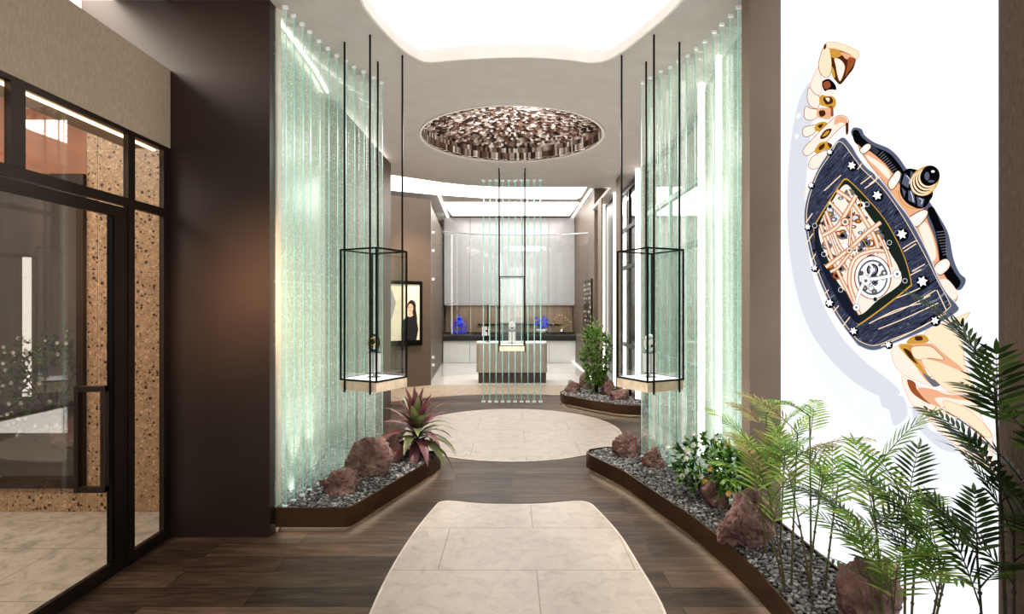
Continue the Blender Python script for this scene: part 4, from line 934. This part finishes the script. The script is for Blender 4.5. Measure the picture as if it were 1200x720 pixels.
# bezel
BZ = cr([(987,161),(998,170),(1006,183),(1016,196),(1028,206),(1040,220),(1053,238),(1066,255),(1080,280),(1092,305),(1100,325),(1110,343),(1122,357),(1124,364),(1110,374),(1084,388),(1048,403),(1026,411),(1010,407),(1001,399),(976,363),(954,312),(944,269),(944,240),(956,204),(972,178)], True)
ink_poly(BZ, I['navy2']); ink_line(BZ, 1.2, I['sh'], True)
BS = cr([(985,166),(1002,186),(1012,199),(1036,222),(1060,256),(1085,300),(1100,330),(1113,354),(1112,362),(1084,382),(1048,397),(1026,405),(1010,401),(1001,393),(978,360),(957,311),(947,269),(947,240),(958,206),(973,182)], True)
ink_poly(BS, I['carbon']); ink_line(BS, .8, I['cream'], True)
for q in (qc((20,175),(38,150)),qc((50,255),(98,220),(90,190),(70,168)),qc((210,510),(262,478),(275,480)),qc((250,605),(305,575)),qc((300,715),(350,685)),qd((350,25),(300,62)),qd((262,60),(312,22)),
          qd((0,110),(60,20)),qd((18,330),(50,280)),qd((40,405),(62,370)),qd((290,610),(440,560),(531,520)),qd((300,680),(420,620),(531,590)),qd((130,640),(165,600)),qd((185,690),(215,650)),qd((20,230),(48,190)),
          qd((510,325),(455,360)),qd((100,90),(175,20)),qb((0,110),(90,75),(200,20)),qb((0,150),(100,110),(230,50)),qb((10,215),(120,165),(260,90)),qb((225,0),(262,80)),qd((90,560),(120,530)),qd((475,470),(531,440)),qd((60,470),(80,440))):
    ink_line(cr(q), 1.2, I['cream'])
# dial opening
DO = cr(qd((195,35),(215,45),(290,120),(370,215),(430,320),(468,410),(490,500),(480,520),(380,600),(262,685),(250,682),(190,620),(120,500),(80,400),(58,320),(55,250),(80,200),(130,120),(180,45)), True)
ink_poly(DO, I['gold']); DC = (1010,293)
sc_ = lambda f: [(DC[0]+(p[0]-DC[0])*f, DC[1]+(p[1]-DC[1])*f) for p in DO]
ink_poly(sc_(.975), I['green'])
shp(qd((58,320),(80,400),(120,500),(190,620),(250,680),(258,645),(200,560),(150,500),(110,420),(80,340),(70,260),(58,250)), 'navy')
ink_poly(cr(qd((195,62),(240,110),(300,200),(350,270),(390,360),(430,430),(440,500),(340,575),(258,640),(215,560),(160,495),(120,400),(85,320),(80,240),(140,130)), True), I['rose_l'])
IN = cr(qd((200,72),(240,115),(300,205),(350,280),(380,360),(370,400),(240,400),(150,470),(115,380),(95,310),(90,240),(145,140)), True)
rq = random.Random(12)
for k in range(170):
    x = rq.uniform(958,1050); y = rq.uniform(214,330)
    if not inpoly(x, y, IN): continue
    r = rq.uniform(2.2,6.5); ink_disc(x,y,r+.7,I[rq.choice(['black','navy','grey'])],n=12,r2=r*.8); ink_disc(x,y,r,I[rq.choice(['grey','white','navy2','grey','sh','rose_d'])],n=12,r2=r*.75)
    ink_disc(x,y,r*.5,I[rq.choice(['white','gold','black','sh'])],n=10,r2=r*.4)
    if k % 2 == 0:
        a_ = rq.uniform(0,PI); ink_line([(x-7*math.cos(a_),y-7*math.sin(a_)),(x+7*math.cos(a_),y+7*math.sin(a_))],1.2,I[rq.choice(['white','black','gold'])])
for q, w_ in ((qd((160,90),(230,140),(290,230),(330,300),(350,370)),4.2),(qd((125,140),(180,200),(220,270),(250,350)),4),(qd((110,180),(140,260),(175,340),(230,395)),3.4),(qd((85,240),(115,330),(150,420),(200,520),(262,640)),3.4),(qd((100,200),(130,290),(165,380),(205,440)),2.4),
             (qd((245,110),(200,190),(160,250),(95,290)),4.4),(qd((355,230),(290,280),(225,340),(150,400),(110,430)),4.4),(qd((215,370),(165,430),(130,450)),3.2),(qd((390,360),(330,355),(260,375),(225,420),(215,500),(240,580)),4),(qd((345,290),(380,360),(400,430)),3),(qd((225,170),(222,250),(215,330)),2)):
    c = cr(q); ink_line(c, w_+1.2, I['rose_d']); ink_line(c, w_, I['rose']); ink_line(c, w_*.45, I['rose_l'])
for cx_, cy_, r_ in ((197,228,20),(215,355,16),(232,345,10)):
    (x,y), = qd((cx_,cy_)); ink_disc(x,y,r_/3.79,I['rose_d']); ink_disc(x,y,r_/3.79*.8,I['cream']); ink_disc(x,y,r_/3.79*.4,I['grey'])
# tourbillon
(tx,ty), = qd((320,475)); tr_ = 78/3.79
ink_disc(tx,ty,tr_+1.5,I['rose_d'],tr_*1.25,0,28); ink_disc(tx,ty,tr_,I['white'],tr_*1.2,0,28); ink_disc(tx,ty,tr_*.86,I['grey'],tr_*1.02,0,24); ink_disc(tx,ty,tr_*.76,I['white'],tr_*.9,0,24)
for k in range(26):
    a = rq.uniform(0,2*PI); r = rq.uniform(.1,.75)*tr_; x=tx+r*math.cos(a); y=ty+r*math.sin(a)*1.15; q_=rq.uniform(1.4,3.6)
    ink_disc(x,y,q_+.5,I['black'],n=10); ink_disc(x,y,q_,I[rq.choice(['grey','white','sh','navy2'])],n=10); ink_disc(x,y,q_*.4,I[rq.choice(['black','white','gold'])],n=8)
ink_disc(tx,ty-9,7,I['black']); ink_disc(tx,ty-9,5.5,I['grey']); ink_disc(tx,ty-9,3,I['white'])
for q, w_ in ((qd((245,610),(255,560),(290,490),(340,480),(430,462)),3.4),(qd((290,490),(320,440),(300,410)),2.2)): 
    ink_line(cr(q), w_+1, I['grey']); ink_line(cr(q), w_, I['white'])
for cx_, cy_, r_ in ((430,460,17),(248,608,14),(290,490,20)):
    (x,y), = qd((cx_,cy_)); ink_disc(x,y,r_/3.79+.6,I['grey']); ink_disc(x,y,r_/3.79,I['white']); ink_disc(x,y,r_/3.79*.4,I['grey'])
for cx_, cy_ in ((130,160),(103,372),(178,530),(395,320),(465,490),(332,572),(295,150),(62,245)):
    (x,y), = qd((cx_,cy_)); ink_disc(x,y,3,I['sh']); ink_disc(x,y,2.3,I['green'])
# screws
for x,y,s_ in ((1000,194,1.0),(1030,229,1.15),(1059,274.6,1.25),(1083,330,1.3),(1098,376,1),(1043,404,.8),(1002,388,.9),(973.6,355,.95),(956,314,.75),(948,266,.75),(952,217,.7),(974,178,.7)):
    ink_disc(x+.8,y+.8,6*s_,I['black']); 
    st = [(x+(5.2 if k%2 else 2.9)*s_*math.cos(PI*k/6+.3), y+(5.2 if k%2 else 2.9)*s_*math.sin(PI*k/6+.3)) for k in range(12)]
    ink_poly(st, I['white'])
# crown
shp(qc((195,250),(188,290),(215,330),(260,350),(300,345),(310,320),(260,330),(215,290)), 'rose'); ink_line(cr(qc((198,265),(210,310),(250,338),(300,338))), 1.2, I['gold'])
shp(qc((255,172),(225,180),(212,200),(205,240),(208,280),(235,318),(280,340),(310,335),(330,310),(345,275),(330,200)), 'black')
for q in (((225,190),(250,215),(240,255),(212,235)),((240,265),(262,260),(270,320),(240,305)),((275,290),(310,300),(300,335),(280,330)),((212,250),(230,270),(222,295)),((250,180),(262,190),(248,212))): shp(qc(*q), 'navy2', smooth=False)
for q in (((232,200),(248,218),(244,236)),((250,268),(258,290),(262,312)),((286,296),(300,304),(296,322))): ink_line(qc(*q), 1.1, I['sh'])
for cx_, cy_, r_ in ((305,228,56),(314,220,54),(322,212,50),(328,206,45)):
    (x,y), = qc((cx_,cy_)); r_/=3.6; ink_disc(x,y,r_,I['gold'],r_*1.1,35); ink_disc(x-.4,y+.4,r_-.9,I['cream'],r_*1.1-.9,35); ink_disc(x+.5,y-.5,r_-1.9,I['black'],r_*1.1-1.9,35)
(x,y), = qc((334,200)); ink_disc(x,y,11,I['black'],11.5); ink_disc(x-4,y+1,3,I['navy2'],5); ink_disc(x+3,y-4.5,2.2,I['white'],1.5); ink_disc(x+1,y+7,4,I['navy2'],1.6)
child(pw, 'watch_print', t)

# ------------------------------------------------------------ back showroom
def cabinet_run(x0, x1, n, y0, y1, z0, z1, m, name, label, catg):
    w = (x1-x0)/n
    for i in range(n):
        t = empty(name, (x0+w*(i+.5), y0, z0)); tag(t, label % ORD[i], catg, name.replace('_',' ')+' run')
        MB().box(-w/2+.002,w/2-.002,.02,y1-y0,0,z1-z0,m).build('carcass', t)
        MB().box(-w/2+.006,w/2-.006,0,.018,.004,z1-z0-.004,m).build('door', t, bevel=.002)
cabinet_run(-1.84,1.70,5,15.0,15.48,1.57,3.93,M['cab'],'wall_cabinet','tall glossy grey wall cabinet, %s from the left in the back showroom','cabinet')
cabinet_run(-1.84,1.70,5,14.8,15.48,.012,.60,M['cab_w'],'base_cabinet','white base cabinet under the black counter, %s from the left','cabinet')
tag(MB().box(-1.84,1.70,14.75,15.48,.601,.80,M['blackm']).build('counter'), 'long thick black counter along the back wall', 'counter')
t = MB().box(-1.84,1.69,15.44,15.48,.801,1.55,M['niche']).build('niche_panel'); tag(t, 'bronze tinted back panel between the counter and the grey cabinets', 'wall panel')
tag(MB().box(-1.83,1.69,15.02,15.05,1.545,1.568,M['white']).build('under_cabinet_trim'), 'white trim strip under the grey wall cabinets', 'trim')
tag(MB().box(-.95,1.4,15.40,15.43,1.0,1.03,M['black']).build('wall_rail'), 'thin black rail on the bronze back panel', 'rail')
# island
t = empty('display_island', (0,11.1,.01)); tag(t, 'grey lacquered reception island with chamfered corners and dark recessed plinth', 'counter')
ch = .06
P = [(-.70+ch,-.25),(.69-ch,-.25),(.69,-.25+ch),(.69,.28),(-.70,.28),(-.70,-.25+ch)]
MB().prism(P, .205, .765, M['island']).build('body', t)
MB().prism([(p[0]*1.0,p[1]) for p in P], .767, .795, M['white']).build('countertop', t)
b = MB(); b.box(-.66,.66,-.2,.24,0,.205,M['taupe_d']); 
for k in range(14): b.box(-.66+k*.0985,-.66+k*.0985+.05,-.215,-.2,0,.2,M['taupe_d'])
b.build('plinth', t)
# objects on island
t = tag(empty('black_post', (-.48,11.0,.806)), 'slim black upright stand on the reception island', 'stand')
MB().tube([(0,0,0.008),(0,0,.74)], .008, M['black'], 8).build('pole', t); MB().lathe((0,0,0),[(.05,0),(.05,.008)],M['black'],16).build('foot', t)
t = tag(empty('photo_card', (-.53,11.12,.806)), 'small white card display standing on the reception island', 'display')
MB().box(-.07,.07,-.01,.01,.12,.30,M['white']).build('card', t); MB().tube([(0,0,0),(0,0,.12)],.006,M['black'],6).build('stem', t); MB().lathe((.02,-.012,.2),[(.02,0),(.02,.03)],M['black'],10).build('emblem', t)
# blue sculpture
t = tag(empty('blue_sculpture', (-1.42,14.9,.80)), 'cobalt blue pavilion shaped sculpture on the black counter', 'sculpture')
b = MB(); b.box(-.19,.19,-.1,.1,0,.05,M['blue']); b.box(-.19,.19,-.1,.1,.17,.20,M['blue'])
for x in (-.17,-.06,.06,.17): b.box(x-.015,x+.015,-.09,.09,.05,.17,M['blue'])
b.build('lower_tier', t)
b = MB(); b.lathe((0,0,.20),[(.10,0),(.13,.05),(.11,.12),(.05,.16),(.09,.20),(.03,.25),(.005,.29)],M['blue'],18); b.build('urn_top', t, smooth=True)
b = MB()
for x in (-.18,.18): b.tube([(x,0,.2),(x*1.05,0,.36)],.01,M['blue'],6)
b.build('finial', t)
# blue flowers in white bowl
t = tag(empty('flower_arrangement', (.80,14.9,.80)), 'cobalt blue flowers in a white bowl on the black counter', 'flowers')
b = MB(); b.lathe((0,0,0),[(.06,0),(.13,.03),(.16,.09),(.15,.10)],M['white'],20); b.build('bowl', t, smooth=True)
rnd = random.Random(8)
for k in range(16):
    a = rnd.uniform(0,2*PI); r = rnd.uniform(.02,.22); z = .14+rnd.uniform(0,.28)
    b = MB(); c = Vector((r*math.cos(a), r*.4*math.sin(a)-.04, z)); b.tube([(0,0,.08),tuple(c)],.004,M['stem_d'],5)
    for j in range(7):
        q = 2*PI*j/7; leafblade(b, c, Vector((math.cos(q),-.5,math.sin(q))), Vector((0,-1,0)), .055, .04, 0, M['blue'], n=3)
    b.build('flower_stem', t)
t = tag(empty('dried_flowers', (1.35,14.95,.80)), 'dried straw coloured flowers in a low glass vase at the right end of the counter', 'flowers')
b = MB(); b.lathe((0,0,0),[(.05,0),(.07,.04),(.05,.10)],M['steel'],16); b.build('vase', t, smooth=True)
for k in range(9):
    a = -1.2+k*.3; c = Vector((math.sin(a)*.26, -.02, .18+.22*math.cos(a)+rnd.uniform(-.05,.08)))
    b = MB(); b.tube([(0,0,.08),(c.x*.4,0,c.z*.6),tuple(c)],.003,M['straw'],5); b.lathe(tuple(c),[(.01,0),(.03,.012),(.02,.03)],M['straw'],8); b.build('flower_stem', t)
# textile hanging on right wall
t = tag(empty('wall_hanging', (1.695,12.35,1.55)), 'black and cream patterned wall hanging on the right showroom wall', 'wall hanging')
b = MB(); b.box(-.02,0,-.65,.65,-.62,.55,M['black'])
rnd = random.Random(3)
for i in range(11):
    for j in range(9):
        if rnd.random() < .55:
            y = -.6+j*.135; z = -.56+i*.1; b.add([(-.022,y,z),(-.022,y+.06,z+.05),(-.022,y+.12,z),(-.022,y+.06,z-.03)],[(0,1,2,3)],M['slab'])
b.build('textile', t)
tag(MB().box(1.66,1.70,13.6,15.0,.0,.001,M['led']).build('x'), 'x', 'x') if False else None
# curved glass partition before the cabinets
gp = [(-1.50,11.9),(-1.0,12.25),(-.4,12.45),(.3,12.5),(1.0,12.4),(1.66,12.1)]
gpc = cr(gp, False, 6)
t = empty('glass_partition', (0,12.3,.01)); tag(t, 'curved floor-to-ceiling clear glass partition in the back showroom', 'partition')
b = MB().wallstrip([(p[0],p[1]-12.3) for p in gpc], .012, 0, 3.1, M['glass']); b.build('pane', t)
b = MB().wallstrip([(p[0],p[1]-12.3-.004) for p in gpc], .016, 3.1, 3.12, M['steel']); b.build('top_rail', t)
# glass door leaf at left of the showroom
t = empty('glass_partition', (-1.52,10.66,.01)); tag(t, 'narrow clear glass panel with steel clips beside the portrait wall', 'partition')
MB().box(-.02,.20,.0,.012,0,3.3,M['glass']).build('pane', t)
for z in (2.9,2.55,2.0,.5,.35): MB().box(-.02,.03,-.012,.024,z,z+.05,M['clip']).build('clip', t)

# ------------------------------------------------------------ lights
def area(name, loc, rot, sx, sy, e, c=(1,.95,.9), spread=180):
    la = bpy.data.lights.new(name,'AREA'); la.shape='RECTANGLE'; la.size=sx; la.size_y=sy; la.energy=e; la.color=c; la.spread=R(spread)
    o = bpy.data.objects.new(name, la); COL.objects.link(o); o.location=loc; o.rotation_euler=rot; return o
def spot(loc, target, e, size, c=(1,.93,.85), blend=.6, r=.05):
    la = bpy.data.lights.new('accent_spot','SPOT'); la.energy=e; la.spot_size=R(size); la.spot_blend=blend; la.color=c; la.shadow_soft_size=r
    o = bpy.data.objects.new('accent_spot', la); COL.objects.link(o); o.location=loc; o.rotation_euler=(Vector(target)-Vector(loc)).to_track_quat('-Z','Y').to_euler(); return o
area('hall_fill', (0,6.55,3.44), (0,0,0), 1.6, 1.6, 70); area('bounce_fill', (0,6.6,.25), (PI,0,0), 2.2, 2.2, 42, (1,.95,.9)); area('bounce_fill_near', (0,3.2,.25), (PI,0,0), 1.4, 1.8, 28, (1,.95,.9))  # lamps added for ambient; the low ones point up to imitate bounced light
area('showroom_fill', (0,12.5,3.9), (0,0,0), 3, 3.5, 118, (1,.98,.96))  # added lamp under the luminous panels, for ambient and brighter cabinets
area('passage_light', (-1.9,9.0,3.8), (0,0,0), .8, .8, 20)
area('outside_light', (-3.6,2.4,3.3), (R(10),0,0), 2, 2.5, 150, (1,.93,.84))
area('outside_room_light', (-4.5,5.4,3.2), (0,0,0), 2, 1.5, 35, (1,.92,.84))
area('right_window_light', (2.5,8.0,3.3), (0,0,0), .6, 5, 30)
area('dome_fill', (0,6.55,3.5), (PI,0,0), 1.2, 1.2, 8, (.97,.98,1)); area('entrance_fill', (0,-1.5,2.2), (R(88),0,0), 3.5, 2.4, 48, (1,.95,.9))  # upward lamp added to brighten the dome tiles; fill from behind the camera
spot((-.75,4.6,3.45),(-1.15,4.3,.2),150,36,r=.02); spot((-.55,5.4,3.45),(-.87,5.0,.3),110,26,r=.02)
spot((.8,4.6,3.45),(1.2,4.2,.2),150,42,r=.02); spot((.95,3.5,3.45),(1.35,3.05,.2),150,38,r=.02); spot((1.0,2.5,3.45),(1.4,2.3,.3),90,40,r=.02)
spot((1.0,8.0,3.45),(1.3,8.4,.3),130,36,r=.02); spot((-1.2,9.4,3.8),(-1.9,10.4,1.2),220,60,(1,.80,.58),.8,.1); area('niche_fill', (0,15.2,1.53), (0,0,0), 3.2, .1, 9, (1,.93,.85))  # warm spot added for the portrait wall glow, small lamp added for the niche
spot((-.9,2.2,2.6),(-1.66,3.61,1.6),650,26,(1,.66,.44),1,.3); spot((-1.6,2.2,3.4),(-2.0,3.61,3.2),14,60,(1,.8,.66),1,.3)  # warm spots without fixtures, added to make the dark wall glow
for s_ in (-1,1):
    [spot((s_*1.55,yy,.2),(s_*1.66,yy+.03,1.1),16,75,(1,1,.96),1,.02) for yy in (3.9,4.25,4.65)]
w = bpy.data.worlds.new('world'); S.world = w; w.use_nodes = True; bg = w.node_tree.nodes['Background']; bg.inputs[0].default_value = (.9,.88,.85,1); bg.inputs[1].default_value = .6

# ------------------------------------------------------------ camera
cam = bpy.data.cameras.new('camera'); cam.sensor_width = 36; cam.lens = 36*F/1200; co = bpy.data.objects.new('camera', cam); COL.objects.link(co)
co.location = (0,0,CZ); co.rotation_euler = (R(90),0,0); S.camera = co; cam.clip_end = 100
S.view_settings.view_transform = 'Standard'; S.view_settings.look = 'Medium High Contrast'; S.view_settings.exposure = .07
S.cycles.transparent_max_bounces = 40; S.cycles.max_bounces = 10; S.cycles.use_denoising = True
